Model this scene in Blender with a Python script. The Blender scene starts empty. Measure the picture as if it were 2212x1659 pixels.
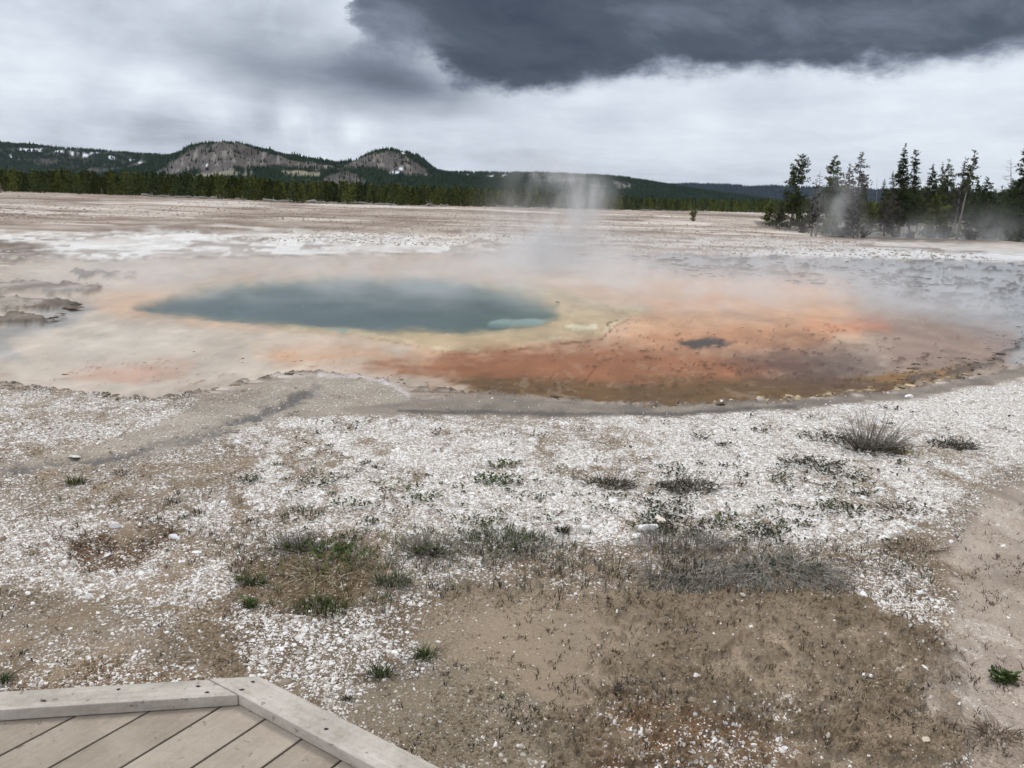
import bpy, math, random
import numpy as np
from mathutils import Vector, Matrix

random.seed(11)
RNG = np.random.default_rng(11)
SC = bpy.context.scene
COL = SC.collection

# ------------------------------------------------------------------ camera
EYE = 2.0                       # metres above the thermal ground
F = 1661.0                      # focal length for pixel positions read off a 2212 x 1659 image
PITCH, ROLL = math.radians(13.4), math.radians(1.9)
FWD = Vector((0, math.cos(PITCH), -math.sin(PITCH)))
R0, U0 = Vector((1, 0, 0)), Vector((0, math.sin(PITCH), math.cos(PITCH)))
EX = R0 * math.cos(ROLL) + U0 * math.sin(ROLL)
EY = -R0 * math.sin(ROLL) + U0 * math.cos(ROLL)


def ray(px, py):
    return FWD + EX * ((px - 1106) / F) + EY * ((829.5 - py) / F)


def at(px, py, z=0.0):
    d = ray(px, py)
    t = (z - EYE) / d.z
    return Vector((d.x * t, d.y * t, z))


def at_depth(px, py, Y):
    d = ray(px, py)
    t = Y / d.y
    return Vector((d.x * t, Y, EYE + d.z * t))


def project(P):
    """image pixel position of world points (n,3)"""
    Q = P - np.array([0, 0, EYE])
    w = Q @ np.array(FWD)
    return 1106 + F * (Q @ np.array(EX)) / w, 829.5 - F * (Q @ np.array(EY)) / w


def azel(px, py):
    d = ray(px, py).normalized()
    return math.atan2(d.x, d.y), math.asin(d.z)


def lin(r, g, b):
    f = lambda c: (c / 255 / 12.92) if c <= 10.3 else ((c / 255 + 0.055) / 1.055) ** 2.4
    return (f(r), f(g), f(b))


cam = bpy.data.cameras.new('camera')
cam.sensor_fit = 'HORIZONTAL'
cam.sensor_width = 36
cam.lens = 36 * F / 2212
cam.clip_start, cam.clip_end = 0.05, 60000
camo = bpy.data.objects.new('camera', cam)
COL.objects.link(camo)
m = Matrix((EX, EY, -FWD)).transposed().to_4x4()
m.translation = (0, 0, EYE)
camo.matrix_world = m
SC.camera = camo

# ------------------------------------------------------------------ helpers


def tag(o, label=None, cat=None, group=None, kind=None):
    if label: o['label'] = label
    if cat: o['category'] = cat
    if group: o['group'] = group
    if kind: o['kind'] = kind
    return o


def mesh_np(name, V, faces, mat=None, parent=None, cols=None, floats=None, smooth=False):
    """faces: list of (n,k) int arrays; cols / floats: point attributes"""
    me = bpy.data.meshes.new(name)
    V = np.asarray(V, dtype=np.float32)
    if not isinstance(faces, list): faces = [faces]
    faces = [np.asarray(f, dtype=np.int32) for f in faces if len(f)]
    loops = np.concatenate([f.ravel() for f in faces])
    tot = np.concatenate([np.full(len(f), f.shape[1], dtype=np.int32) for f in faces])
    start = np.concatenate([[0], np.cumsum(tot)[:-1]]).astype(np.int32)
    me.vertices.add(len(V)); me.vertices.foreach_set('co', V.ravel())
    me.loops.add(len(loops)); me.loops.foreach_set('vertex_index', loops)
    me.polygons.add(len(tot)); me.polygons.foreach_set('loop_start', start)
    me.polygons.foreach_set('loop_total', tot)
    if smooth: me.polygons.foreach_set('use_smooth', np.ones(len(tot), dtype=bool))
    me.update(calc_edges=True)
    for k, a in (cols or {}).items():
        at_ = me.attributes.new(k, 'FLOAT_COLOR', 'POINT')
        a = np.concatenate([a, np.ones((len(a), 1))], 1).astype(np.float32)
        at_.data.foreach_set('color', a.ravel())
    for k, a in (floats or {}).items():
        at_ = me.attributes.new(k, 'FLOAT', 'POINT')
        at_.data.foreach_set('value', np.asarray(a, dtype=np.float32))
    if mat: me.materials.append(mat)
    o = bpy.data.objects.new(name, me)
    COL.objects.link(o)
    if parent: o.parent = parent
    return o


class MB:
    """collects polygons for one mesh object"""
    def __init__(s):
        s.v, s.f, s.c = [], [], []

    def poly(s, pts, c=None):
        n = len(s.v)
        s.v += [tuple(p) for p in pts]
        s.f.append(tuple(range(n, n + len(pts))))
        s.c += [c or (1, 1, 1)] * len(pts)

    def tube(s, pts, rad, k=5, c=None):
        n = len(s.v)
        pts = [Vector(p) for p in pts]
        for i, p in enumerate(pts):
            d = (pts[min(i + 1, len(pts) - 1)] - pts[max(i - 1, 0)])
            d = d.normalized() if d.length > 1e-9 else Vector((0, 0, 1))
            a = d.orthogonal().normalized(); b = d.cross(a)
            for j in range(k):
                t = 2 * math.pi * j / k
                s.v.append(tuple(p + (a * math.cos(t) + b * math.sin(t)) * rad[i]))
                s.c.append(c or (1, 1, 1))
        for i in range(len(pts) - 1):
            for j in range(k):
                s.f.append((n + i * k + j, n + i * k + (j + 1) % k, n + (i + 1) * k + (j + 1) % k, n + (i + 1) * k + j))
        s.f.append(tuple(n + j for j in range(k))[::-1])
        s.f.append(tuple(n + (len(pts) - 1) * k + j for j in range(k)))

    def data(s, name, mat):
        me = bpy.data.meshes.new(name)
        me.from_pydata(s.v, [], s.f)
        at_ = me.attributes.new('col', 'FLOAT_COLOR', 'POINT')
        a = np.concatenate([np.array(s.c, dtype=np.float32), np.ones((len(s.c), 1), dtype=np.float32)], 1)
        at_.data.foreach_set('color', a.ravel())
        me.materials.append(mat)
        me.update()
        return me

    def build(s, name, mat, parent=None):
        o = bpy.data.objects.new(name, s.data(name, mat))
        COL.objects.link(o)
        if parent: o.parent = parent
        return o


def empty(name, loc, **kw):
    o = bpy.data.objects.new(name, None)
    o.location = loc
    o.empty_display_size = 0.2
    COL.objects.link(o)
    return tag(o, **kw)


def copy_tree(o, parent=None):
    c = o.copy(); COL.objects.link(c)
    if parent: c.parent = parent
    for ch in o.children: copy_tree(ch, c)
    return c


def hash2(ix, iy, seed):
    h = (ix * 374761393 + iy * 668265263 + seed * 974711) & 0xffffffff
    h = ((h ^ (h >> 13)) * 1274126177) & 0xffffffff
    h = ((h ^ (h >> 16)) * 2246822519) & 0xffffffff
    return ((h >> 8) & 0xffff) / 65535.0


def vnoise(x, y, seed=0):
    ix, iy = np.floor(x).astype(np.int64), np.floor(y).astype(np.int64)
    fx, fy = x - ix, y - iy
    fx, fy = fx * fx * (3 - 2 * fx), fy * fy * (3 - 2 * fy)
    a, b = hash2(ix, iy, seed), hash2(ix + 1, iy, seed)
    c, d = hash2(ix, iy + 1, seed), hash2(ix + 1, iy + 1, seed)
    return (a + (b - a) * fx) * (1 - fy) + (c + (d - c) * fx) * fy


def fbm(x, y, octv=4, seed=0, gain=0.55):
    s, a, t = 0, 1.0, 0
    for i in range(octv):
        s = s + a * vnoise(x * 2.03 ** i + 17.3 * i, y * 2.03 ** i - 9.1 * i, seed + i)
        t += a; a *= gain
    return np.clip((s / t - 0.5) * 1.5 + 0.5, 0, 1)


def wfbm(x, y, octv=4, seed=0, amp=1.1, gain=0.55):
    a = vnoise(x * .9 + 3.1, y * .9, seed + 90) - .5; b = vnoise(x * .9 - 7.7, y * .9 + 2.2, seed + 91) - .5
    a2 = vnoise(x * 2.3 + 1.1, y * 2.3, seed + 92) - .5; b2 = vnoise(x * 2.3 - 5.7, y * 2.3 + 8.2, seed + 93) - .5
    return fbm(x * .88 + y * .31 + (a + a2 * .5) * 2 * amp, y * .88 - x * .12 + (b + b2 * .5) * 2 * amp, octv, seed, gain)


def sstep(a, b, x):
    t = np.clip((x - a) / (b - a), 0, 1)
    return t * t * (3 - 2 * t)


def sdf(poly, X, Y):
    """signed distance, positive inside"""
    P = np.array(poly, dtype=float)
    d = np.full(X.shape, 1e18); ins = np.zeros(X.shape, bool)
    for i in range(len(P)):
        a, b = P[i], P[(i + 1) % len(P)]
        ex, ey = b - a
        wx, wy = X - a[0], Y - a[1]
        t = np.clip((wx * ex + wy * ey) / max(ex * ex + ey * ey, 1e-9), 0, 1)
        d = np.minimum(d, (wx - t * ex) ** 2 + (wy - t * ey) ** 2)
        if abs(ey) > 1e-12:
            c = (a[1] > Y) != (b[1] > Y)
            ins ^= c & (X < ex * (Y - a[1]) / ey + a[0])
    return np.where(ins, 1, -1) * np.sqrt(d)


def linedist(pts, X, Y):
    d = np.full(X.shape, 1e18)
    for a, b in zip(pts[:-1], pts[1:]):
        a, b = np.array(a, float), np.array(b, float)
        e = b - a
        t = np.clip(((X - a[0]) * e[0] + (Y - a[1]) * e[1]) / max(e @ e, 1e-9), 0, 1)
        d = np.minimum(d, (X - a[0] - t * e[0]) ** 2 + (Y - a[1] - t * e[1]) ** 2)
    return np.sqrt(d)


# ------------------------------------------------------------------ node helpers
class E:
    """a socket (or number) that can be used in arithmetic"""
    def __init__(s, nt, v): s.nt, s.v = nt, v

    def m(s, op, b=None, c=None, clamp=False):
        n = s.nt.nodes.new('ShaderNodeMath'); n.operation = op; n.use_clamp = clamp
        for i, q in enumerate((s, b, c)):
            if q is None: continue
            v = q.v if isinstance(q, E) else q
            if isinstance(v, (int, float)): n.inputs[i].default_value = v
            else: s.nt.links.new(v, n.inputs[i])
        return E(s.nt, n.outputs[0])
    def __add__(s, o): return s.m('ADD', o)
    def __radd__(s, o): return s.m('ADD', o)
    def __sub__(s, o): return s.m('SUBTRACT', o)
    def __rsub__(s, o): return E(s.nt, o).m('SUBTRACT', s)
    def __mul__(s, o): return s.m('MULTIPLY', o)
    def __rmul__(s, o): return s.m('MULTIPLY', o)
    def __truediv__(s, o): return s.m('DIVIDE', o)
    def __rtruediv__(s, o): return E(s.nt, o).m('DIVIDE', s)
    def ss(s, a, b):
        n = s.nt.nodes.new('ShaderNodeMapRange'); n.interpolation_type = 'SMOOTHSTEP'
        s.nt.links.new(s.v, n.inputs[0])
        n.inputs[1].default_value, n.inputs[2].default_value = a, b
        return E(s.nt, n.outputs[0])


def comb(nt, x, y, z):
    n = nt.nodes.new('ShaderNodeCombineXYZ')
    for i, q in enumerate((x, y, z)):
        v = q.v if isinstance(q, E) else q
        if isinstance(v, (int, float)): n.inputs[i].default_value = v
        else: nt.links.new(v, n.inputs[i])
    return n.outputs[0]


def noise(nt, vec, scale=1.0, detail=4, rough=0.55, dist=0.0):
    n = nt.nodes.new('ShaderNodeTexNoise')
    n.inputs['Scale'].default_value = scale
    n.inputs['Detail'].default_value = detail
    n.inputs['Roughness'].default_value = rough
    n.inputs['Distortion'].default_value = dist
    if vec is not None: nt.links.new(vec, n.inputs['Vector'])
    return E(nt, n.outputs['Fac'])


def mixc(nt, fac, a, b, mode='MIX'):
    n = nt.nodes.new('ShaderNodeMix'); n.data_type = 'RGBA'; n.blend_type = mode
    for i, q in ((0, fac), (6, a), (7, b)):
        v = q.v if isinstance(q, E) else q
        if isinstance(v, (int, float)): n.inputs[i].default_value = v
        elif isinstance(v, tuple): n.inputs[i].default_value = v + (1,) if len(v) == 3 else v
        else: nt.links.new(v, n.inputs[i])
    return n.outputs[2]


def attr(nt, name):
    n = nt.nodes.new('ShaderNodeAttribute'); n.attribute_name = name
    return n


def new_mat(name):
    mt = bpy.data.materials.new(name); mt.use_nodes = True
    nt = mt.node_tree
    return mt, nt, nt.nodes['Principled BSDF']


def bump(nt, h, strength, dist, target):
    b = nt.nodes.new('ShaderNodeBump')
    b.inputs['Strength'].default_value = strength
    b.inputs['Distance'].default_value = dist
    nt.links.new(h.v if isinstance(h, E) else h, b.inputs['Height'])
    if target is not None: nt.links.new(b.outputs[0], target)
    return b


def attr_mat(name, rough=0.9, spec=0.2, var=0.35, vscale=3.0, translucent=0.0):
    """colour from the mesh's own 'col' attribute with a little noise on top"""
    mt, nt, p = new_mat(name)
    a = attr(nt, 'col')
    tc = nt.nodes.new('ShaderNodeTexCoord')
    n = noise(nt, tc.outputs['Object'], vscale, 3, 0.6)
    k = n * (2 * var) + (1 - var)
    c = mixc(nt, 1.0, a.outputs['Color'], comb(nt, k, k, k), 'MULTIPLY')
    nt.links.new(c, p.inputs['Base Color'])
    p.inputs['Roughness'].default_value = rough
    p.inputs['Specular IOR Level'].default_value = spec
    if translucent:
        t = nt.nodes.new('ShaderNodeBsdfTranslucent'); nt.links.new(c, t.inputs[0])
        mx = nt.nodes.new('ShaderNodeMixShader'); mx.inputs[0].default_value = translucent
        nt.links.new(p.outputs[0], mx.inputs[1]); nt.links.new(t.outputs[0], mx.inputs[2])
        nt.links.new(mx.outputs[0], nt.nodes['Material Output'].inputs['Surface'])
    return mt


# ------------------------------------------------------------------ world
def build_world():
    w = bpy.data.worlds.new('World'); SC.world = w; w.use_nodes = True
    nt = w.node_tree; nt.nodes.clear()
    tc = nt.nodes.new('ShaderNodeTexCoord')
    sp = nt.nodes.new('ShaderNodeSeparateXYZ'); nt.links.new(tc.outputs['Generated'], sp.inputs[0])
    x, y, z = (E(nt, sp.outputs[i]) for i in range(3))
    az = x.m('ARCTAN2', y)
    el = z.m('ARCSINE')
    # cloud deck seen in perspective
    zz = z.m('MAXIMUM', 0.0) + 0.10
    deck = comb(nt, x / zz, y / zz, 0.0)
    n1 = noise(nt, deck, 0.9, 6, 0.55, 0.4)
    n2 = noise(nt, deck, 2.6, 6, 0.6, 0.3)
    ae = comb(nt, az * 1.0, el * 1.6, 3.0)
    n3 = noise(nt, ae, 5.0, 6, 0.55, 0.5)
    n4 = noise(nt, comb(nt, az * 1.0, el * 1.7, 9.0), 16.0, 7, 0.6, 0.0)
    n6 = noise(nt, comb(nt, az * 1.0, el * 1.5, 4.0), 11.0, 5, 0.55, 0.3)

    def blob(px, py, rx, ry, rot=0.0):
        a0, e0 = azel(px, py)
        u, v = az - a0, el - e0
        c, s = math.cos(rot), math.sin(rot)
        p = (u * c + v * s) * (F / rx)
        q = (v * c - u * s) * (F / ry)
        d = p * p + q * q
        return (d * -1.0).m('EXPONENT')

    s = 0.855 + (n2 - 0.5) * 0.20 + (n1 - 0.5) * 0.20 + (n3 - 0.5) * 0.30 + (n6 - 0.5) * 0.22 + (n6 - 0.5) * 0.30 * az.ss(0.05, -0.35)
    # grey masses and bright gaps of the left part
    s = s - 0.42 * blob(690, 175, 300, 48, -0.12) * (0.4 + n6 * 1.2)
    s = s - 0.42 * blob(850, 160, 150, 42, -0.25) * (0.5 + n6)
    s = s - 0.20 * blob(380, 290, 300, 60)
    s = s - 0.16 * blob(150, 20, 330, 60)
    s = s + 0.08 * blob(250, 110, 220, 70)
    s = s - 0.14 * blob(560, 60, 120, 70)
    s = s + 0.20 * blob(630, 250, 26, 38) + 0.14 * blob(470, 235, 40, 30) + 0.15 * blob(765, 280, 30, 25)
    s = s + 0.10 * blob(1020, 260, 130, 50)
    s = s - 0.10 * blob(1320, 265, 190, 30, 0.15) - 0.10 * blob(1050, 345, 200, 30)
    s = s - 0.10 * blob(1750, 215, 120, 14, 0.05) - 0.12 * blob(1500, 385, 420, 40)
    s = s + 0.05 * blob(2100, 230, 240, 70)
    # rain falling from the middle clouds: soft vertical streaks
    streak = noise(nt, comb(nt, az * 26.0 + el * 3.0, el * 1.6, 5.0), 1.0, 4, 0.55, 0.2)
    s = s + (streak - 0.5) * 0.34 * blob(640, 285, 230, 60)
    # the dark cloud: its ragged lower edge by azimuth
    edge = [(690, -260), (745, -60), (752, 15), (775, 72), (830, 100), (885, 118), (915, 140), (945, 168), (985, 185), (1060, 190),
            (1130, 198), (1190, 207), (1235, 190), (1270, 172), (1340, 165), (1440, 162), (1600, 157), (1800, 152), (1900, 148),
            (2000, 138), (2100, 126), (2212, 112), (2600, 60)]
    A0, A1, E0, E1 = -0.7, 1.1, 0.0, 0.8
    fc = nt.nodes.new('ShaderNodeFloatCurve')
    azw = az + (n6 - 0.5) * 0.10 + (n4 - 0.5) * 0.07
    nt.links.new(((azw - A0) / (A1 - A0)).v, fc.inputs['Value'])
    cu = fc.mapping.curves[0]
    pts = [((azel(*p)[0] - A0) / (A1 - A0), (azel(*p)[1] - E0) / (E1 - E0)) for p in edge]
    cu.points[0].location = (0.0, 1.0)
    cu.points[1].location = (1.0, pts[-1][1])
    for p in pts: cu.points.new(*p)
    for p in cu.points: p.handle_type = 'VECTOR'
    fc.mapping.update()
    ed = E(nt, fc.outputs[0]) * (E1 - E0) + E0
    rag = (n4 - 0.5) * 0.055 + (n3 - 0.5) * 0.030
    dd = el - ed + rag
    soft = (dd + (n6 - 0.5) * 0.10).ss(-0.075, 0.03) * (az + el * 0.4).ss(0.12, -0.16) * 0.62
    wl = az.ss(-0.05, -0.17)
    dark = dd.ss(-0.012, 0.018) * (1.0 - wl) + (dd + (n6 - 0.5) * 0.06).ss(-0.05, 0.07) * wl
    n5 = noise(nt, comb(nt, az * 1.0 + el * 0.8, el * 2.2, 1.0), 7.0, 7, 0.62, 0.3)
    inside = 0.11 + (n5 - 0.5) * 0.55 + 0.13 * blob(2050, 10, 260, 45) + 0.10 * blob(830, 60, 90, 50) + 0.06 * blob(1500, 40, 200, 60) - 0.05 * blob(1150, 130, 260, 50)
    s = s * (1.0 - soft) + 0.42 * soft
    s = s * (1.0 - dark) + inside * dark
    # soft skirt under the dark base
    ramp = nt.nodes.new('ShaderNodeValToRGB')
    nt.links.new(s.v, ramp.inputs[0])
    stops = [(0.0, lin(50, 56, 70)), (0.14, lin(71, 79, 90)), (0.35, lin(122, 130, 145)), (0.55, lin(165, 172, 184)),
             (0.78, lin(203, 211, 222)), (1.0, lin(231, 238, 246))]
    el_ = ramp.color_ramp.elements
    while len(el_) < len(stops): el_.new(0.5)
    for e_, (p, c) in zip(el_, stops):
        e_.position = p; e_.color = c + (1,)
    # the open, brighter sky behind and above the viewer
    back = (y * -0.25 + z * 1.0).ss(0.25, 1.0)
    k = 1.0 + back * 2.3
    col = mixc(nt, 1.0, ramp.outputs[0], comb(nt, k, k, k), 'MULTIPLY')
    sky = nt.nodes.new('ShaderNodeTexSky'); sky.sky_type = 'NISHITA'; sky.sun_disc = False
    sky.sun_elevation = SUN_EL; sky.sun_rotation = SUN_ROT
    b1 = nt.nodes.new('ShaderNodeBackground'); b1.inputs[1].default_value = 0.1
    nt.links.new(sky.outputs[0], b1.inputs[0])
    b2 = nt.nodes.new('ShaderNodeBackground'); b2.inputs[1].default_value = 1.0
    nt.links.new(col, b2.inputs[0])
    mx = nt.nodes.new('ShaderNodeMixShader'); mx.inputs[0].default_value = 0.95
    nt.links.new(b1.outputs[0], mx.inputs[1]); nt.links.new(b2.outputs[0], mx.inputs[2])
    o = nt.nodes.new('ShaderNodeOutputWorld'); nt.links.new(mx.outputs[0], o.inputs[0])


SUN_EL, SUN_AZ = math.radians(62), math.radians(28)      # azimuth clockwise from +Y: ahead, to the right, behind the cloud
SUN_ROT = SUN_AZ
build_world()
sun = bpy.data.lights.new('sun', 'SUN')
sun.energy = 1.6; sun.angle = math.radians(18); sun.color = (1.0, 0.965, 0.92)
suno = bpy.data.objects.new('sun', sun); COL.objects.link(suno)
sd_ = Vector((math.sin(SUN_AZ) * math.cos(SUN_EL), math.cos(SUN_AZ) * math.cos(SUN_EL), math.sin(SUN_EL)))
suno.rotation_euler = sd_.to_track_quat('Z', 'Y').to_euler()
suno.location = sd_ * 50

# ------------------------------------------------------------------ ground
WATER_Z = -0.030


def view_px(x, y):
    """screen-space layout: camera view in pixels, pitch and roll removed, for ground regions"""
    return F * x / y, F * EYE / y


def view_poly(pts):  # outline given in image pixels, carried into the level camera view
    out = []
    for p in pts:
        g = at(*p)
        out.append(view_px(g.x, g.y))
    return out


def ground_rows():
    inv = np.concatenate([np.linspace(1 / 1.0, 1 / 2.2, 40, endpoint=False), np.linspace(1 / 2.2, 1 / 60.0, 400, endpoint=False),
                          np.linspace(1 / 60.0, 1 / 400.0, 40, endpoint=False), np.linspace(1 / 400, 1 / 2500, 8, endpoint=False), [1 / 6000, 1 / 20000]])
    return 1 / inv


def build_ground():
    ys = ground_rows()
    us = np.linspace(-0.98, 0.98, 880)
    Yg, Ug = np.meshgrid(ys, us, indexing='ij')
    Xg = Ug * (Yg + 1.5)
    shape = Yg.shape
    x, y = Xg.ravel(), Yg.ravel()
    u, v = view_px(x, y)
    n = len(x)
    # noise fields
    wA = fbm(u / 70, v / 16, 5, 3) - 0.5          # streaky
    wB = fbm(x * 0.9, y * 0.9, 5, 21) - 0.5       # in metres
    wC = fbm(x * 4.5, y * 4.5, 4, 33) - 0.5
    wD = fbm(u / 22, v / 7, 5, 51) - 0.5
    wF = fbm(x * 16, y * 16, 3, 63) - 0.5
    near = sstep(60, 20, y)

    col = np.zeros((n, 3)); chip = np.zeros(n); wet = np.zeros(n); z = np.zeros(n); rough = np.zeros(n)

    def lay(mask, c=None, ch=None, w=None, zz=None, r=None):
        nonlocal chip, wet, z, rough
        if c is not None: col[:] = col + (np.array(c) - col) * mask[:, None]
        if ch is not None: chip = chip + (ch - chip) * mask
        if w is not None: wet = wet + (w - wet) * mask
        if zz is not None: z = z + (zz - z) * mask
        if r is not None: rough = rough + (r - rough) * mask

    def M(pts, soft=8, warp=14, wn=None):
        s = sdf(view_poly(pts), u, v)
        wv = (wA * 0.7 + wD * 0.6) if wn is None else wn
        return sstep(-soft, soft, s + wv * warp)

    def L(pts, width, soft=3, warp=8, wn=None):
        d = linedist(view_poly(pts), u, v)
        wv = (wD + wC * near * 0.5) if wn is None else wn
        return sstep(soft, -soft, d - width + wv * warp)

    def blend(a, b, t):
        return np.array(a) + (np.array(b) - np.array(a)) * t[:, None]

    # --- sinter flats beyond the pool
    st = fbm(u / 300 + v * 0.01, v / 3.2, 5, 71)
    st2 = fbm(u / 120, v / 1.6, 4, 81)
    st3 = fbm(x / 16, y / 26, 5, 85)
    base = blend(lin(124, 107, 93), lin(176, 161, 147), np.clip((st - .5) * 1.5 + .45 + (st2 - 0.5) * 1.5 + (st3 - 0.5) * 0.8, 0, 1))
    wh = sstep(0.60, 0.74, fbm(u / 420 - v * 0.02, v / 4.5, 5, 91) + (st2 - 0.5) * 0.25)
    base = blend(base, lin(214, 204, 193), wh * 0.62)
    col[:] = base
    # --- far shore
    m_ = M([(-300, 498), (150, 500), (420, 502), (700, 505), (900, 512), (1010, 524), (1000, 546), (600, 551), (250, 560), (130, 556), (-300, 545)], 9, 26)
    lay(m_ * np.clip(.55 + (wfbm(x / 1.1, y / 3.0, 4, 133) - .3) * 1.2, .2, 1), lin(216, 212, 206))
    lay(m_ * sstep(0.60, 0.74, wfbm(x / 1.6, y / 4.5, 4, 131)) * 0.7, lin(124, 108, 94))
    lay(M([(-400, 512), (40, 520), (110, 538), (150, 556), (60, 566), (-400, 575)], 8, 20) * np.clip(.5 + (wfbm(x / .9, y / 2.5, 4, 135) - .35) * 1.6, .15, 1), lin(112, 97, 84))
    m_ = M([(1000, 500), (1500, 510), (2000, 525), (2300, 530), (2300, 565), (1800, 545), (1300, 540), (1050, 545)], 6, 14)
    lay(m_, lin(188, 180, 172)); lay(m_ * sstep(0.5, 0.7, st2), lin(135, 122, 112))
    lay(M([(1560, 545), (1900, 540), (2300, 548), (2300, 570), (1900, 562), (1600, 556)], 4, 12), lin(205, 203, 200))

    lay(M([(1630, 478), (1640, 489), (1720, 500), (1800, 513), (1950, 521), (2100, 524), (2400, 530), (2400, 484), (1900, 470)], 3, 8), blend(lin(82, 74, 64), lin(120, 110, 99), np.clip(st2, 0, 1)))  # grove litter, darkened to paint in the shade under the trees
    # --- near ground
    nearm = sstep(0, 40, v - (view_poly([(1106, 890)])[0][1] - 40) + wA * 10)
    soil = blend(lin(116, 102, 86), lin(142, 129, 113), np.clip(0.5 + wB + wC * 0.5, 0, 1))
    col[:] = col + (soil - col) * nearm[:, None]
    chip = nearm * 0.42; rough = nearm * 0.6

    G = [  # white chips over brown soil
        ([(540, 905), (1000, 901), (1700, 892), (2212, 822), (2400, 815), (3600, 850), (3600, 1040), (2400, 985), (2150, 1010), (2050, 1090), (1900, 1180), (1500, 1175),
          (1100, 1165), (700, 1145), (500, 1110), (420, 1060), (480, 980), (520, 930)], 0.84, lin(166, 153, 138), 10, 34),
        ([(-300, 830), (150, 850), (330, 868), (400, 890), (300, 940), (100, 985), (-300, 1005)], 0.62, lin(146, 131, 114), 8, 30),
        ([(-300, 1040), (250, 1010), (480, 950), (560, 980), (500, 1080), (250, 1120), (-300, 1130)], 0.38, lin(136, 121, 104), 16, 46),
        ([(-300, 1125), (250, 1115), (600, 1085), (900, 1120), (560, 1190), (540, 1290), (400, 1335), (200, 1290), (-300, 1240)], 0.62, lin(146, 130, 113), 20, 60),
        ([(-300, 1255), (150, 1280), (300, 1335), (380, 1400), (150, 1445), (-300, 1400)], 0.20, lin(132, 117, 100), 16, 40),
        ([(400, 1310), (520, 1300), (700, 1330), (900, 1290), (1050, 1255), (1060, 1305), (900, 1390), (850, 1440), (720, 1490), (560, 1480), (470, 1410)], 0.54, lin(112, 96, 78), 22, 70),
        ([(-300, 1400), (300, 1420), (500, 1440), (560, 1480), (-300, 1540)], 0.38, lin(120, 101, 80), 18, 50),
        ([(505, 1215), (650, 1185), (800, 1200), (840, 1255), (750, 1315), (600, 1315), (520, 1285)], 0.16, lin(108, 88, 64), 18, 50),
        ([(150, 1170), (330, 1130), (400, 1150), (300, 1230), (170, 1240)], 0.22, lin(98, 76, 56), 14, 40),
        ([(1050, 1175), (1400, 1180), (1900, 1195), (2050, 1150), (2090, 1210), (2000, 1400), (1900, 1500), (1450, 1300), (1050, 1265)], 0.34, lin(127, 108, 87), 20, 70),
        ([(1000, 1250), (1450, 1270), (1950, 1300), (2020, 1420), (2060, 1640), (2060, 1800), (1250, 1800), (1150, 1500), (900, 1420), (900, 1330)], 0.10, lin(138, 122, 102), 22, 70),
        ([(1850, 1180), (2000, 1230), (2050, 1330), (1980, 1370), (1850, 1280)], 0.55, None, 14, 50),
        ([(1330, 1500), (1600, 1560), (1760, 1610), (1620, 1800), (1250, 1800), (1280, 1620)], 0.30, lin(118, 92, 66), 26, 70),
        ([(1500, 1480), (1700, 1500), (1790, 1560), (1620, 1560)], 0.26, None, 14, 40),
        ([(1180, 1260), (1260, 1235), (1330, 1265), (1260, 1290)], 0.62, None, 12, 30),
    ]
    for pts, ch, c, soft, warp in G:
        mk = M(pts, soft, warp, wD * 0.5 + wB * 0.5 + wC * 0.25)
        lay(mk, c, ch)
    # brown organic patches inside the white gravel, longer across than along
    pat = fbm(x * 1.6, y * 1.1, 5, 141)
    up = sstep(0.62, 0.76, wfbm(x * 2.2, y * 1.7, 5, 141) + wC * 0.25 + wF * .1) * nearm
    lay(up * 0.8, lin(137, 119, 98)); chip *= 1 - 0.50 * up
    pat2 = wfbm(x * 6.0, y * 4.4, 4, 151)
    up2 = sstep(0.60, 0.74, pat2) * nearm
    lay(up2 * 0.6, lin(120, 104, 84)); chip *= 1 - 0.5 * up2
    # silts and mud
    silt = blend(lin(136, 118, 96), lin(150, 133, 112), np.clip(0.5 + wB, 0, 1))
    for pts, k, w_ in (
        ([(1020, 1330), (1150, 1295), (1400, 1325), (1470, 1380), (1340, 1470), (1250, 1540), (1140, 1540), (1090, 1450), (1010, 1380)], 1.0, 0.5),
        ([(1480, 1385), (1640, 1370), (1800, 1400), (1780, 1450), (1600, 1480), (1500, 1440)], 0.8, 0.3),
        ([(1250, 1290), (1700, 1320), (1930, 1400), (1850, 1520), (1420, 1480), (1260, 1400)], 0.5, 0.3),
        ([(1560, 1330), (1420, 1300), (1350, 1310), (1480, 1350)], 0.7, 0.3),
        ([(1700, 1600), (1850, 1640), (1900, 1800), (1650, 1800)], 0.6, 0.3)):
        mk = M(pts, 44, 80, wD * 0.3 + wB * 0.5 + wC * 0.6 + wF * .4) * k
        col[:] = col + (silt - col) * mk[:, None]
        chip *= 1 - mk; rough *= 1 - 0.9 * mk; wet = np.maximum(wet, mk * w_)
        z -= 0.012 * mk
    mk = M([(780, 1500), (1000, 1430), (1150, 1490), (1250, 1600), (1300, 1800), (1000, 1800), (950, 1659), (760, 1560)], 16, 40, wB + wC * 0.4)
    lay(mk, lin(130, 116, 97), 0.10, 0.15, None, 0.3)
    mud = blend(lin(136, 120, 104), lin(174, 158, 143), np.clip(0.5 + wB * 1.6 + wC * 0.9 + (wfbm(x * 2, y * 1.2, 4, 290) - .5) * .8, 0, 1))
    mk = M([(2130, 1070), (2250, 1010), (2500, 985), (3600, 1040), (3600, 1800), (2050, 1800), (2100, 1600), (1990, 1520), (2040, 1400), (2080, 1300), (2050, 1200), (2110, 1130)], 26, 70, wD * 0.3 + wB * 0.6 + wC * 0.5 + wF * .35)
    col[:] = col + (mud - col) * mk[:, None]
    chip *= 1 - 0.97 * mk; rough *= 1 - 0.85 * mk
    pud = sstep(.46, .62, wfbm(x * 1.3, y * .8, 4, 291)) * mk
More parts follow.
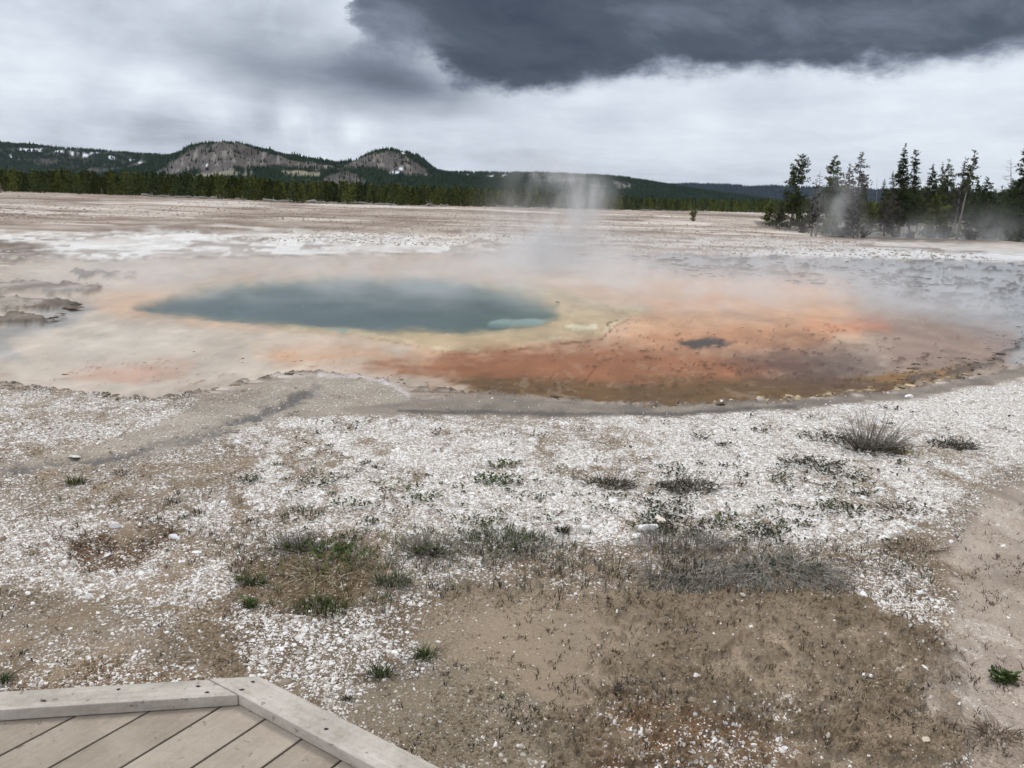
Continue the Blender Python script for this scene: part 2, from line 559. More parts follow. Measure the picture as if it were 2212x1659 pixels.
    lay(pud * .55, lin(128, 115, 103)); wet = np.maximum(wet, mk * (.25 + .6 * pud)); z -= 0.012 * mk + .006 * pud
    lay(mk * sstep(.62, .74, wfbm(x * 5, y * 3, 4, 292)) * .5, lin(186, 172, 158), .3)
    # clods of dark moss in the brown ground
    br = M([(1300, 1300), (1950, 1300), (2060, 1420), (2100, 1800), (1250, 1800), (1150, 1560), (1250, 1500)], 20, 60, wB)
    cl = sstep(0.54, 0.72, wfbm(x * 15, y * 15, 4, 171) + wB * 0.3) * br
    lay(cl * 0.7, lin(116, 99, 79)); z += cl * 0.034; chip *= 1 - 0.5 * cl
    # --- the drained delta and its runoff channel
    mk = M([(560, 825), (700, 806), (850, 825), (900, 868), (860, 893), (600, 903), (500, 935), (330, 985), (0, 1022), (-300, 1045), (-300, 1012), (0, 1000),
            (200, 965), (330, 925), (420, 880), (430, 850)], 8, 16)
    lay(mk, blend(lin(140, 126, 110), lin(160, 148, 133), np.clip(0.5 + wB * 1.4 + wC * .6, 0, 1)), 0.16, 0.25, None, 0.5)
    mk = L([(690, 840), (600, 880), (540, 905), (470, 935), (380, 962), (200, 992), (0, 1022), (-300, 1050)], 9, 9, 34)
    mk = mk * np.clip(.35 + 1.3 * wfbm(x * 2.2, y * 1.4, 4, 295), 0, 1)
    lay(mk, lin(98, 92, 87), 0.10, 0.7, -0.02, 0.3)
    # --- shore sands
    mk = M([(740, 885), (880, 868), (1000, 858), (1300, 868), (1600, 866), (1850, 856), (2000, 836), (2212, 792), (2400, 785), (3600, 815), (3600, 850), (2400, 808), (2212, 816), (1950, 862),
            (1700, 886), (1300, 900), (1000, 898), (760, 895)], 4, 8)
    lay(mk, blend(lin(112, 102, 92), lin(140, 128, 114), np.clip(0.5 + wA + wC, 0, 1)), 0.05, 0.5, None, 0.3)
    mk = L([(860, 890), (1000, 893), (1250, 893), (1500, 890), (1720, 880)], 4, 3, 5)
    lay(mk, lin(88, 83, 78), 0.02, 0.5)

    # --- pool: everything under the water sheet
    pool = [(-400, 580), (0, 575), (130, 565), (250, 561), (400, 556), (600, 552), (960, 546), (1300, 544), (1700, 552), (2300, 566), (3600, 612), (3600, 810), (2212, 786), (2130, 806),
            (2000, 829), (1900, 848), (1700, 864), (1500, 871), (1300, 864), (1150, 856), (1000, 846), (900, 838), (820, 818), (700, 804), (640, 805), (560, 815),
            (470, 832), (390, 851), (300, 858), (190, 846), (100, 838), (0, 826), (-400, 800)]
    sp = sdf(view_poly(pool), u, v) + (wA * 9 + wD * 8 + wC * 3 * near)
    inpool = sstep(-3, 4, sp)
    lay(inpool, blend(lin(172, 152, 134), lin(194, 176, 158), np.clip(0.5 + wA * 1.3, 0, 1)), 0.0, 1.0, None, 0.1)
    z = z * (1 - inpool) + inpool * (-0.042 - 0.05 * sstep(0, 60, sp))

    def mat_(pts, c, soft=14, warp=22, k=1.0):
        mk = M(pts, soft, warp) * inpool * k
        lay(mk, c)
        return mk
    # back right: bed colour lightened to grey for the reflected sky, with dark islets
    gw = mat_([(960, 548), (1400, 546), (2300, 550), (3600, 595), (3600, 830), (2212, 800), (2160, 760), (2050, 700), (1900, 655), (1700, 618), (1400, 596), (1150, 580)], lin(160, 158, 158), 12, 30)
    z = np.where(gw > 0.3, np.maximum(z, -0.062), z)
    isl = sstep(0.56, 0.66, wfbm(u / 22, v / 3.6, 4, 201)) * gw * sstep(view_poly([(1106, 660)])[0][1], view_poly([(1106, 600)])[0][1], v)
    lay(isl * 0.9, lin(70, 64, 60)); z += isl * 0.06
    mat_([(200, 648), (300, 605), (600, 572), (1000, 560), (1300, 578), (1500, 597), (1800, 620), (1930, 680), (1850, 735), (1500, 775), (1000, 795), (500, 760), (250, 700)], lin(198, 164, 136), 34, 40)
    mat_([(1200, 590), (1450, 600), (1750, 618), (1860, 650), (1800, 700), (1500, 730), (1330, 730), (1380, 670), (1300, 630)], lin(204, 160, 126), 40, 40)
    mat_([(20, 715), (200, 668), (500, 690), (900, 730), (850, 770), (600, 800), (300, 842), (20, 830)], lin(194, 177, 160), 20, 34)
    mat_([(100, 720), (250, 690), (420, 700), (380, 740), (150, 760)], lin(206, 194, 178), 24, 40, 0.5)
    mat_([(60, 765), (0, 720), (150, 690), (200, 650), (130, 640), (0, 690), (-200, 740)], lin(150, 148, 146), 10, 20, 0.7)
    mat_([(550, 745), (820, 735), (860, 765), (600, 775)], lin(196, 148, 110), 24, 34, 0.7)
    mat_([(150, 800), (200, 780), (320, 772), (420, 770), (400, 795), (280, 806)], lin(190, 128, 98), 22, 36, .5)
    # yellow shelf round the deep spring
    shelf = [(620, 702), (760, 712), (900, 735), (960, 750), (1080, 748), (1190, 728), (1300, 722), (1318, 700), (1360, 676), (1402, 662), (1385, 652), (1330, 653), (1290, 640), (1200, 615), (1000, 600), (700, 590), (400, 612)]
    sh = mat_(shelf, lin(184, 161, 128), 9, 18)
    shd = sdf(view_poly(shelf), u, v) + wD * 10
    lay(sstep(0, 4, shd + wA * 6) * sstep(12, 5, shd + wA * 6) * inpool * 0.5 * sstep(.35, .6, fbm(u / 40, v / 14, 3, 260)), lin(214, 198, 166))
    lay(sstep(-5, -2, shd) * sstep(1, -1, shd) * inpool * 0.65 * sstep(.4, .6, fbm(u / 60, v / 20, 3, 262)) * sstep(200, 330, v + u * .12), lin(132, 72, 40))
    z += sh * 0.02
    deep = [(295, 655), (390, 628), (500, 610), (650, 600), (800, 597), (950, 601), (1060, 615), (1140, 632), (1200, 655), (1205, 675), (1170, 690), (1060, 703), (900, 705),
            (760, 701), (650, 694), (520, 681), (400, 670), (330, 662)]
    dp = sdf(view_poly(deep), u, v) + wD * 8 + wA * 4
    lay(sstep(-16, 4, dp) * inpool * 0.55, lin(132, 128, 102))
    dk = sstep(-12, 17, dp + wA * 12) * inpool
    lay(dk, blend(lin(92, 104, 105), lin(84, 100, 91), sstep(-200, 200, u + wA * 300)))
    z -= dk * 0.05
    for pts in ([(1058, 686), (1090, 678), (1150, 676), (1188, 681), (1170, 690), (1110, 691)], [(700, 700), (730, 699), (755, 702), (735, 705)]):
        mk = M(pts, 6, 9) * inpool
        lay(mk, lin(138, 156, 150)); z = z + (-0.08 - z) * mk
    mat_([(1225, 695), (1290, 690), (1290, 700), (1240, 704)], lin(222, 210, 180), 4, 16, 0.8)
    # deep orange and brown mats of the outflow
    mat_([(800, 775), (1000, 752), (1110, 738), (1330, 728), (1520, 742), (1720, 752), (1780, 780), (1650, 815), (1450, 838), (1200, 834), (980, 812)], lin(154, 102, 70), 26, 34)
    mat_([(1350, 730), (1480, 700), (1700, 690), (1800, 720), (1720, 755), (1520, 745)], lin(182, 132, 98), 26, 34)
    mat_([(940, 796), (1200, 806), (1500, 806), (1780, 790), (1960, 800), (1990, 834), (1750, 870), (1400, 878), (1080, 866)], lin(106, 78, 46), 16, 26)
    mat_([(880, 830), (1010, 835), (1250, 848), (1250, 866), (1000, 860)], lin(146, 124, 92), 8, 16, 0.8)
    mat_([(1560, 750), (1700, 732), (1850, 745), (1980, 775), (1940, 800), (1760, 815), (1640, 795)], lin(96, 74, 66), 36, 50, 0.85)
    mat_([(1850, 665), (2010, 655), (2200, 720), (2170, 790), (1970, 815), (1900, 750)], lin(146, 120, 106), 34, 40, 0.85)  # mat colour greyed to carry steam and sky reflection
    mat_([(1740, 690), (1860, 682), (1930, 698), (1850, 712)], lin(202, 124, 86), 18, 24, 0.7)
    mat_([(1470, 728), (1530, 720), (1595, 729), (1572, 739), (1500, 740)], lin(76, 68, 64), 7, 20)
    mat_([(1840, 800), (1990, 785), (2110, 775), (2100, 800), (1960, 818)], lin(150, 110, 58), 6, 24, 0.8)
    sp_ = sstep(0.77, 0.83, wfbm(u / 18, v / 5, 4, 211)) * inpool * M([(1350, 690), (1950, 690), (2150, 760), (1950, 850), (1300, 860), (1000, 850)], 30, 40)
    lay(sp_ * 0.7, lin(78, 56, 42)); z += sp_ * 0.02
    sp_ = sstep(0.82, 0.88, wfbm(u / 15, v / 4.5, 4, 221)) * inpool * M([(100, 760), (950, 760), (1300, 850), (100, 850)], 30, 40)
    lay(sp_ * 0.6, lin(150, 100, 62)); z += sp_ * 0.008
    var = (wfbm(x / 1.3, y / 3.2, 5, 281) - .5) * .34 + (wfbm(x * 2.4, y * 1.1, 5, 283) - .5) * .34
    col[:] = col * np.clip(1 + var * inpool * (1 - dk * .6), .4, 1.6)[:, None]
    fl = sstep(.72, .84, wfbm(x / .2, y / .5, 4, 285)) * inpool * (1 - dk) * .15
    lay(fl, lin(214, 190, 160))
    # cracks through the mats
    for ln in ([(1090, 746), (1200, 732), (1300, 722), (1320, 702), (1312, 690), (1350, 678), (1300, 645)], [(1345, 744), (1330, 760), (1288, 768), (1284, 785), (1262, 808)]):
        lay(L(ln, 0.4, 1.6, 6) * inpool * 0.8, lin(92, 46, 24))
    # terraces of grey crust standing out of the water at the left
    for pts in ([(-400, 596), (60, 601), (150, 606), (216, 614), (212, 622), (150, 628), (40, 626), (-400, 640)], [(-400, 640), (40, 636), (120, 640), (168, 648), (150, 658), (60, 662), (-400, 668)],
                [(-400, 668), (30, 670), (90, 676), (106, 684), (60, 691), (-20, 697), (-400, 712)], [(150, 583), (230, 580), (290, 584), (240, 590), (170, 590)]):
        tr = M(pts, 3, 16, wA * .6 + wD)
        lay(tr, blend(lin(112, 98, 84), lin(160, 148, 135), np.clip(0.5 + (wfbm(x / .8, y / 2.2, 4, 270) - .5) * 2.2, 0, 1)), 0.0, 0.3)
        ed = tr * (1 - M(pts, 3, 16, wA * .6 + wD - .35))
        lay(ed * .6, lin(80, 70, 60))
        z = z + (-0.021 + wD * 0.024 - z) * tr
    # crusty shore rims
    rim = sstep(-8, -3, sp) * sstep(6, 1, sp) * sstep(0.45, 0.6, fbm(u / 20, v / 4, 4, 231))
    rim = rim * sstep(view_poly([(1106, 700)])[0][1], view_poly([(1106, 760)])[0][1], v)
    lay(rim * 0.8, lin(82, 70, 58)); z += rim * 0.03
    lay(L([(690, 812), (780, 815), (845, 832), (885, 856)], 3, 4, 9) * 0.8, lin(206, 192, 190), 0.2)
    mk = L([(1640, 862), (1760, 852), (1850, 838), (1990, 826)], 3, 4, 12)
    lay(mk * sstep(0.4, 0.6, fbm(u / 22, v / 5, 4, 241)), lin(190, 168, 128)); z += mk * 0.02
    mk = L([(1960, 812), (2060, 800), (2150, 775), (2230, 720), (2230, 640)], 5, 6, 26)
    lay(mk * 0.8, lin(72, 64, 58)); z += mk * 0.03
    # shadow of the far-shore ledge, painted in as a dark line
    mk = L([(180, 562), (420, 556), (620, 551), (960, 545)], 0.8, 1.6, 2)
    lay(mk, lin(104, 90, 78))

    # relief
    dryness = 1 - inpool
    z += dryness * near * (wB * 0.05 + rough * (wC * 0.03 + wF * 0.016)) + (1 - near) * (fbm(x / 9, y / 9, 4, 300) - 0.5) * 0.25 * dryness
    z += dryness * sstep(150, 300, y) * 0.0
    z += inpool * (wB * 0.012) * (1 - dk)
    V = np.stack([x, y, z], 1)
    nr, nc = shape
    idx = np.arange(nr * nc).reshape(nr, nc)
    q = np.stack([idx[:-1, :-1], idx[:-1, 1:], idx[1:, 1:], idx[1:, :-1]], -1).reshape(-1, 4)
    o = mesh_np('ground', V, q, ground_mat(), cols={'col': col}, floats={'chip': chip, 'wet': wet}, smooth=True)
    tag(o, kind='structure', label='pale sinter ground with gravel, silt and bacterial mats')
    return dict(us=us, ys=ys, z=z.reshape(shape), chip=chip.reshape(shape), wet=wet.reshape(shape), col=col.reshape(shape + (3,)), inpool=inpool.reshape(shape))


def ground_mat():
    mt, nt, p = new_mat('sinter_ground')
    g = nt.nodes.new('ShaderNodeNewGeometry')
    pos = g.outputs['Position']
    base = attr(nt, 'col').outputs['Color']
    chip = E(nt, attr(nt, 'chip').outputs['Fac'])
    wet = E(nt, attr(nt, 'wet').outputs['Fac'])

    def vor(scale):
        n = nt.nodes.new('ShaderNodeTexVoronoi'); n.inputs['Scale'].default_value = scale
        nt.links.new(pos, n.inputs['Vector'])
        s = nt.nodes.new('ShaderNodeSeparateColor'); nt.links.new(n.outputs['Color'], s.inputs[0])
        return E(nt, n.outputs['Distance']), E(nt, s.outputs[0]), E(nt, s.outputs[1])
    d1, r1, t1 = vor(46)
    d2, r2, t2 = vor(110)
    d3, r3, t3 = vor(19)
    fn = noise(nt, pos, 9.0, 5, 0.65)
    cv = chip * 1.05 + (fn - 0.5) * 0.5 * chip.ss(0.0, 0.15)
    m1 = ((cv - r1) * 5.0).m('ADD', 0.0, clamp=True) * d1.ss(0.62, 0.42)
    m2 = ((cv - r2) * 5.0).m('ADD', 0.0, clamp=True) * d2.ss(0.66, 0.46)
    m3 = ((cv - 0.28 - r3) * 5.0).m('ADD', 0.0, clamp=True) * d3.ss(0.55, 0.35)
    mk = m1.m('MAXIMUM', m2).m('MAXIMUM', m3)
    # tint of the chips
    cr = nt.nodes.new('ShaderNodeValToRGB')
    nt.links.new((t1 * 0.6 + t2 * 0.4).v, cr.inputs[0])
    e = cr.color_ramp.elements
    e[0].position = 0.0; e[0].color = lin(150, 138, 126) + (1,)
    e[1].position = 1.0; e[1].color = lin(244, 241, 237) + (1,)
    x_ = e.new(0.3); x_.color = lin(198, 188, 177) + (1,)
    x_ = e.new(0.55); x_.color = lin(232, 227, 221) + (1,)
    n1 = noise(nt, pos, 75, 5, 0.75)
    n2 = noise(nt, pos, 2.2, 5, 0.6)
    mp = nt.nodes.new('ShaderNodeMapping'); mp.inputs['Scale'].default_value = (1.0, 0.45, 1.0); nt.links.new(pos, mp.inputs[0])
    n4 = noise(nt, mp.outputs[0], 1.3, 9, 0.72)
    d4, r4, t4 = vor(150)
    sy = nt.nodes.new('ShaderNodeSeparateXYZ'); nt.links.new(pos, sy.inputs[0])
    far = E(nt, sy.outputs[1]).ss(18, 55)
    mp2 = nt.nodes.new('ShaderNodeMapping'); mp2.inputs['Scale'].default_value = (0.9, 0.075, 1.0); nt.links.new(pos, mp2.inputs[0])
    n5 = noise(nt, mp2.outputs[0], 1.0, 6, 0.7)
    k = (n1 - 0.5) * 1.3 + (n2 - 0.5) * 0.5 + (n4 - 0.5) * 0.9 + (r4 - 0.5) * 0.45 + (n5 - 0.5) * 1.1 * far + 1.0
    kk = k * (1.0 - wet) + ((n2 - 0.5) * 0.35 + (n4 - 0.5) * 0.45 + 1.0) * wet
    kk = kk.m('MAXIMUM', 0.25)
    soil = mixc(nt, 1.0, base, comb(nt, kk, kk, kk), 'MULTIPLY')
    c = mixc(nt, mk, soil, cr.outputs[0])
    nt.links.new(c, p.inputs['Base Color'])
    nt.links.new((0.95 - wet * 0.5).v, p.inputs['Roughness'])
    p.inputs['Specular IOR Level'].default_value = 0.3
    h = mk * 0.8 + n1 * 0.5 * (1.0 - wet) + fn * 0.5
    bump(nt, h, 0.7, 0.012, p.inputs['Normal'])
    return mt


GF = build_ground()


def gidx(x, y):
    r = np.searchsorted(GF['ys'], y).clip(0, len(GF['ys']) - 1)
    uu = x / (y + 1.5)
    c = np.searchsorted(GF['us'], uu).clip(0, len(GF['us']) - 1)
    return r, c


def gz(x, y):
    r, c = gidx(np.array([x]), np.array([y]))
    return float(GF['z'][r, c][0])


def ground_at(px, py):
    p = at(px, py)
    p.z = gz(p.x, p.y)
    return p


# the plain around and behind the viewer, a little lower than the modelled ground
mt, nt, p_ = new_mat('plain')
g_ = nt.nodes.new('ShaderNodeNewGeometry')
nn = noise(nt, g_.outputs['Position'], 0.8, 6, 0.65)
nt.links.new(mixc(nt, nn.ss(0.4, 0.6), lin(120, 103, 86), lin(205, 199, 192)), p_.inputs['Base Color'])
p_.inputs['Roughness'].default_value = 0.95
R_ = 20000
o = mesh_np('plain', [(-R_, -R_, -0.25), (R_, -R_, -0.25), (R_, R_, -0.25), (-R_, R_, -0.25)], [[(0, 1, 2, 3)]], mt)
for v_ in o.data.vertices: v_.co.z = -1.2
tag(o, kind='structure', label='pale flat plain of the basin')

# ------------------------------------------------------------------ water
def build_water():
    mt = bpy.data.materials.new('pool_water'); mt.use_nodes = True
    nt = mt.node_tree; nt.nodes.clear()
    g = nt.nodes.new('ShaderNodeNewGeometry')
    mp = nt.nodes.new('ShaderNodeMapping'); mp.inputs['Scale'].default_value = (1.0, 1.6, 1.0); mp.inputs['Rotation'].default_value = (0, 0, 0.35)
    nt.links.new(g.outputs['Position'], mp.inputs[0])
    n1 = noise(nt, mp.outputs[0], 5.0, 3, 0.5)
    n2 = noise(nt, mp.outputs[0], 1.1, 3, 0.5)
    b = bump(nt, n1 * 0.35 + n2 * 0.6, 0.16, 0.06, None)
    gl = nt.nodes.new('ShaderNodeBsdfGlossy'); gl.inputs['Roughness'].default_value = 0.16
    nt.links.new(b.outputs[0], gl.inputs['Normal'])
    tr = nt.nodes.new('ShaderNodeBsdfTransparent'); tr.inputs[0].default_value = (0.96, 0.97, 0.97, 1)
    fr = nt.nodes.new('ShaderNodeFresnel'); fr.inputs[0].default_value = 1.33
    nt.links.new(b.outputs[0], fr.inputs['Normal'])
    fac = E(nt, fr.outputs[0]) * 0.7 * (1.0 - E(nt, g.outputs['Backfacing']))
    mx = nt.nodes.new('ShaderNodeMixShader')
    nt.links.new(fac.v, mx.inputs[0]); nt.links.new(tr.outputs[0], mx.inputs[1]); nt.links.new(gl.outputs[0], mx.inputs[2])
    o = nt.nodes.new('ShaderNodeOutputMaterial'); nt.links.new(mx.outputs[0], o.inputs[0])
    edge = [(-700, 572), (0, 567), (130, 560), (250, 557), (600, 549), (960, 543), (1300, 541), (1700, 548), (2300, 558), (3600, 602), (3600, 824), (2212, 800), (2000, 840),
            (1900, 862), (1700, 880), (1500, 890), (1300, 885), (1150, 880), (1000, 865), (900, 845), (820, 822), (700, 808), (600, 815), (470, 850), (390, 862), (300, 872), (190, 860),
            (100, 850), (0, 838), (-700, 800)]
    V = [tuple(at(px, py, WATER_Z)) for px, py in edge]
    w = mesh_np('water', V, [np.arange(len(V)).reshape(1, -1)], mt)
    tag(w, kind='structure', label='steaming hot spring water')


build_water()

# ------------------------------------------------------------------ hills
HILL_MAT = None


def hill_mat():
    mt, nt, p = new_mat('hill_cover')
    a = attr(nt, 'col').outputs['Color']
    g = nt.nodes.new('ShaderNodeNewGeometry')
    n = noise(nt, g.outputs['Position'], 0.03, 5, 0.7)
    n2 = noise(nt, g.outputs['Position'], 0.008, 4, 0.6)
    k = n * 1.1 + n2 * 0.6 + 0.15
    nt.links.new(mixc(nt, 1.0, a, comb(nt, k, k, k), 'MULTIPLY'), p.inputs['Base Color'])
    p.inputs['Roughness'].default_value = 1.0
    p.inputs['Specular IOR Level'].default_value = 0.0
    bump(nt, n * 1.0 + n2 * 2.0, 0.8, 9.0, p.inputs['Normal'])
    return mt


HILL_MAT = hill_mat()
ROCK, FOREST, MEADOW, SNOW = (0.115, 0.102, 0.093), (0.017, 0.028, 0.018), (0.26, 0.235, 0.17), (0.80, 0.82, 0.86)
TREE_SPOTS = []


def hill(sil, R, front, back, rows, paint, seed, gully=0.12, tree_h=9, tree_n=4000, conc=1.0):
    px = np.arange(sil[0][0], sil[-1][0] + 1, 4.0)
    py = np.interp(px, [p[0] for p in sil], [p[1] for p in sil])
    top = np.array([tuple(at_depth(a, b, R)) for a, b in zip(px, py)])
    s = np.concatenate([np.linspace(0, 1, rows), np.linspace(1.06, 2, 8)])
    S, K = np.meshgrid(s, np.arange(len(px)), indexing='ij')
    Yr = np.where(S <= 1, R - front * (1 - S), R + back * (S - 1))
    X = top[K, 0] * Yr / R
    prof = np.where(S <= 1, np.sin(np.clip(S, 0, 1) * math.pi / 2) ** conc, np.cos(np.clip(S - 1, 0, 1) * math.pi / 2))
    Hh = top[K, 2]
    amp = np.clip(S, 0, 1) * np.clip(1 - S, 0, 1) * 4
    nz = fbm(X / 130, Yr / 130, 5, seed) - 0.5
    rid = 1 - np.abs(fbm(X / 90, Yr / 260, 4, seed + 7) - 0.5) * 2
    Z = Hh * prof + amp * Hh * gully * (nz * 2.2 + (rid - 0.7) * 1.2)
    Z += (fbm(K / 2.2, S * 40, 3, seed + 3) - 0.5) * 3.0 * np.clip(S, 0, 1)
    Z = np.where(S == 0, -1, Z)
    V = np.stack([X, Yr, Z], -1)
    P = V.reshape(-1, 3)
    ax, ay = project(P)  # hill cover is masked by image pixel position
    col, tree = paint(ax, ay, P, S.ravel())
    nr, nc = S.shape
    idx = np.arange(nr * nc).reshape(nr, nc)
    q = np.stack([idx[:-1, :-1], idx[:-1, 1:], idx[1:, 1:], idx[1:, :-1]], -1).reshape(-1, 4)
    o = mesh_np('hills', P, q, HILL_MAT, cols={'col': col}, smooth=True)
    tag(o, kind='structure')
    # scattered trees
    r = RNG.random(tree_n) * (rows - 1.2); c = RNG.random(tree_n) * (nc - 1)
    # a fringe along the crest
    nf = tree_n // 6
    r[:nf] = rows - 1 - np.abs(RNG.normal(0, 1.0, nf)); r = np.clip(r, 0, rows - 1.01)
    i, j = r.astype(int), c.astype(int)
    fr, fc = (r - i)[:, None], (c - j)[:, None]
    p = (V[i, j] * (1 - fr) + V[i + 1, j] * fr) * (1 - fc) + (V[i, j + 1] * (1 - fr) + V[i + 1, j + 1] * fr) * fc
    keep = RNG.random(tree_n) < tree.reshape(nr, nc)[i, j]
    p = p[keep]
    TREE_SPOTS.append((p, RNG.uniform(0.6, 1.25, len(p)) * tree_h))
    return o


def pm(pts, ax, ay, soft, warp, nz):
    return sstep(-soft, soft, sdf(pts, ax, ay) + warp * nz)


def mixv(col, c, m):
    return col + (np.array(c) - col) * m[:, None]


def paint_left(ax, ay, P, S):
    n1 = fbm(P[:, 0] / 90, P[:, 1] / 60, 5, 401); n2 = fbm(ax / 14, ay / 5, 4, 405)
    col = np.tile(np.array(FOREST), (len(ax), 1)); tree = np.full(len(ax), 0.95)
    rk = sstep(0.56, 0.68, n2 * 0.6 + n1 * 0.4) * sstep(318, 332, ay + n1 * 6) * 0.75
    rk = np.maximum(rk, pm([(260, 366), (290, 352), (320, 350), (345, 362), (340, 372), (270, 374)], ax, ay, 2, 8, n2 - .5))
    rk = np.maximum(rk, pm([(420, 340), (520, 338), (620, 348), (620, 372), (480, 368), (400, 358)], ax, ay, 4, 20, n2 - .5) * 0.8)
    col = mixv(col, ROCK, rk); tree *= 1 - 0.85 * rk
    sn = np.zeros(len(ax))
    for a, b, w, h in ((60, 324, 22, 3.2), (84, 325, 10, 2.5), (165, 330, 24, 1.8), (190, 333, 14, 1.8), (182, 336, 9, 2), (240, 341, 10, 3), (254, 345, 4, 2), (303, 351, 6, 2.6), (205, 331, 12, 1.6),
                       (340, 360, 6, 4), (22, 338, 4, 3), (117, 342, 3, 3), (156, 348, 3, 2), (105, 363, 3, 2), (285, 345, 5, 1.6), (130, 327, 14, 1.5)):
        sn = np.maximum(sn, sstep(1.15, 0.7, ((ax - a) / w / .85) ** 2 + ((ay - b) / h / .85) ** 2 + (n2 - .5) * 1.2))
    col = mixv(col, SNOW, sn); tree *= 1 - sn
    return col, tree


def paint_knobs(ax, ay, P, S):
    n1 = fbm(P[:, 0] / 70, P[:, 1] / 70, 5, 411); n2 = fbm(ax / 16, ay / 6, 4, 415); n3 = fbm(ax / 8, ay / 22, 4, 417)
    col = np.tile(np.array((0.018, 0.030, 0.016)), (len(ax), 1)); tree = np.full(len(ax), 0.95)
    w = n2 - .5
    rk = pm([(340, 372), (372, 348), (410, 326), (440, 312), (470, 309), (520, 310), (545, 322), (600, 338), (660, 349), (720, 358), (720, 364), (660, 366), (620, 362), (560, 356), (535, 372),
             (500, 372), (470, 376), (425, 384), (405, 374), (380, 378)], ax, ay, 3, 14, w)
    rk = np.maximum(rk, pm([(722, 366), (760, 350), (800, 336), (835, 329), (872, 332), (884, 344), (902, 352), (922, 366), (926, 380), (905, 378), (870, 376), (820, 366), (780, 362), (745, 364)], ax, ay, 2, 9, w))
    rk = np.maximum(rk, pm([(690, 396), (708, 378), (738, 370), (768, 376), (790, 392), (788, 402), (690, 402)], ax, ay, 2, 8, w) * 0.9)
    c = np.array(ROCK) * (0.80 + 0.5 * n3)[:, None] * np.array((1, 0.99, 0.98))
    col = col + (c - col) * rk[:, None]
    tree *= 1 - 0.93 * rk * sstep(0.75, 0.55, n2)
    # wooded gullies on the bare knobs
    for pts in ([(530, 312), (580, 326), (650, 344), (720, 356), (720, 352), (600, 330), (545, 308)], [(395, 372), (430, 364), (440, 374), (425, 380)], [(490, 366), (510, 360), (560, 364), (560, 376), (500, 374)],
                [(880, 327), (910, 340), (935, 362), (955, 378), (930, 374), (905, 350), (880, 340)]):
        q = pm(pts, ax, ay, 2, 6, w); col = mixv(col, FOREST, q); tree = np.maximum(tree, q * 0.9)
    md = np.maximum(pm([(408, 384), (440, 374), (500, 371), (550, 374), (500, 379), (440, 383)], ax, ay, 1.5, 3, w), pm([(606, 371), (640, 368), (690, 374), (690, 380), (650, 379), (620, 376)], ax, ay, 1.5, 3, w))
    col = mixv(col, MEADOW, md); tree *= 1 - md
    # slide scars
    sc = sstep(0.66, 0.74, n3) * rk * sstep(318, 330, ay); col = mixv(col, (0.27, 0.24, 0.21), sc * 0.7)
    sn = np.zeros(len(ax))
    for a, b, w_, h in ((852, 373, 12, 2.6), (868, 364, 5, 3), (870, 331, 4, 2), (905, 333, 8, 1.8), (464, 348, 4, 2), (425, 344, 3, 1.6), (447, 358, 4, 1.5)):
        sn = np.maximum(sn, sstep(1.2, 0.8, ((ax - a) / w_) ** 2 + ((ay - b) / h) ** 2 + (n2 - .5)))
    col = mixv(col, SNOW, sn); tree *= 1 - sn
    return col, tree


def paint_right(ax, ay, P, S):
    n2 = fbm(ax / 12, ay / 6, 4, 425); n1 = fbm(ax / 50, ay / 12, 4, 427)
    col = np.tile(np.array((0.017, 0.028, 0.017)), (len(ax), 1)); tree = np.full(len(ax), 0.95)
    rk = sstep(0.5, 0.66, n2) * pm([(930, 376), (1150, 379), (1330, 386), (1370, 398), (1350, 410), (1290, 410), (1200, 398), (1050, 388), (940, 384)], ax, ay, 4, 10, n1 - .5)
    rk = np.maximum(rk, pm([(1325, 388), (1345, 396), (1352, 410), (1336, 412), (1328, 400)], ax, ay, 2, 6, n2 - .5) * .8)
    rk = np.maximum(rk, pm([(1196, 386), (1260, 383), (1260, 392), (1200, 394)], ax, ay, 2, 6, n2 - .5) * .8)
    col = mixv(col, (0.19, 0.17, 0.16), rk * 0.85); tree *= 1 - 0.9 * rk
    sn = np.zeros(len(ax))
    for a, b, w_, h in ((1044, 384, 10, 2), (1062, 381, 5, 2), (1010, 378, 4, 2), (1090, 379, 4, 2), (985, 377, 4, 1.5)):
        sn = np.maximum(sn, sstep(1.2, 0.8, ((ax - a) / w_) ** 2 + ((ay - b) / h) ** 2 + (n2 - .5)))
    col = mixv(col, SNOW, sn); tree *= 1 - sn
    return col, tree


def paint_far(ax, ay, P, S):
    return np.tile(np.array((0.014, 0.022, 0.026)), (len(ax), 1)), np.full(len(ax), 0.9)  # dark blue: distance haze and cloud shade put into the ridge colour


hill([(-500, 290), (-200, 300), (0, 312), (100, 319), (230, 329), (330, 335), (420, 338), (500, 341), (600, 348), (700, 354), (800, 360), (900, 372), (1000, 392)], 3400, 900, 1500, 44, paint_left, 1, tree_n=16000, tree_h=10)
hill([(120, 392), (220, 380), (300, 362), (340, 344), (388, 333), (420, 322), (448, 313), (480, 310), (510, 310), (540, 317), (570, 326), (620, 337), (680, 348), (730, 355), (762, 353), (790, 341),
      (820, 332), (850, 329), (880, 331), (905, 341), (925, 356), (945, 370), (975, 377), (1050, 386), (1150, 396), (1300, 410), (1450, 424), (1550, 436)], 2400, 700, 900, 56, paint_knobs, 2, gully=0.16, tree_n=17000, tree_h=8)
hill([(840, 380), (920, 374), (960, 373), (1050, 375), (1150, 377), (1200, 378), (1300, 381), (1350, 385), (1400, 393), (1440, 400), (1500, 411), (1560, 420), (1650, 431), (1760, 446)], 3000, 700, 1200, 40, paint_right, 3, tree_n=12000, tree_h=9)
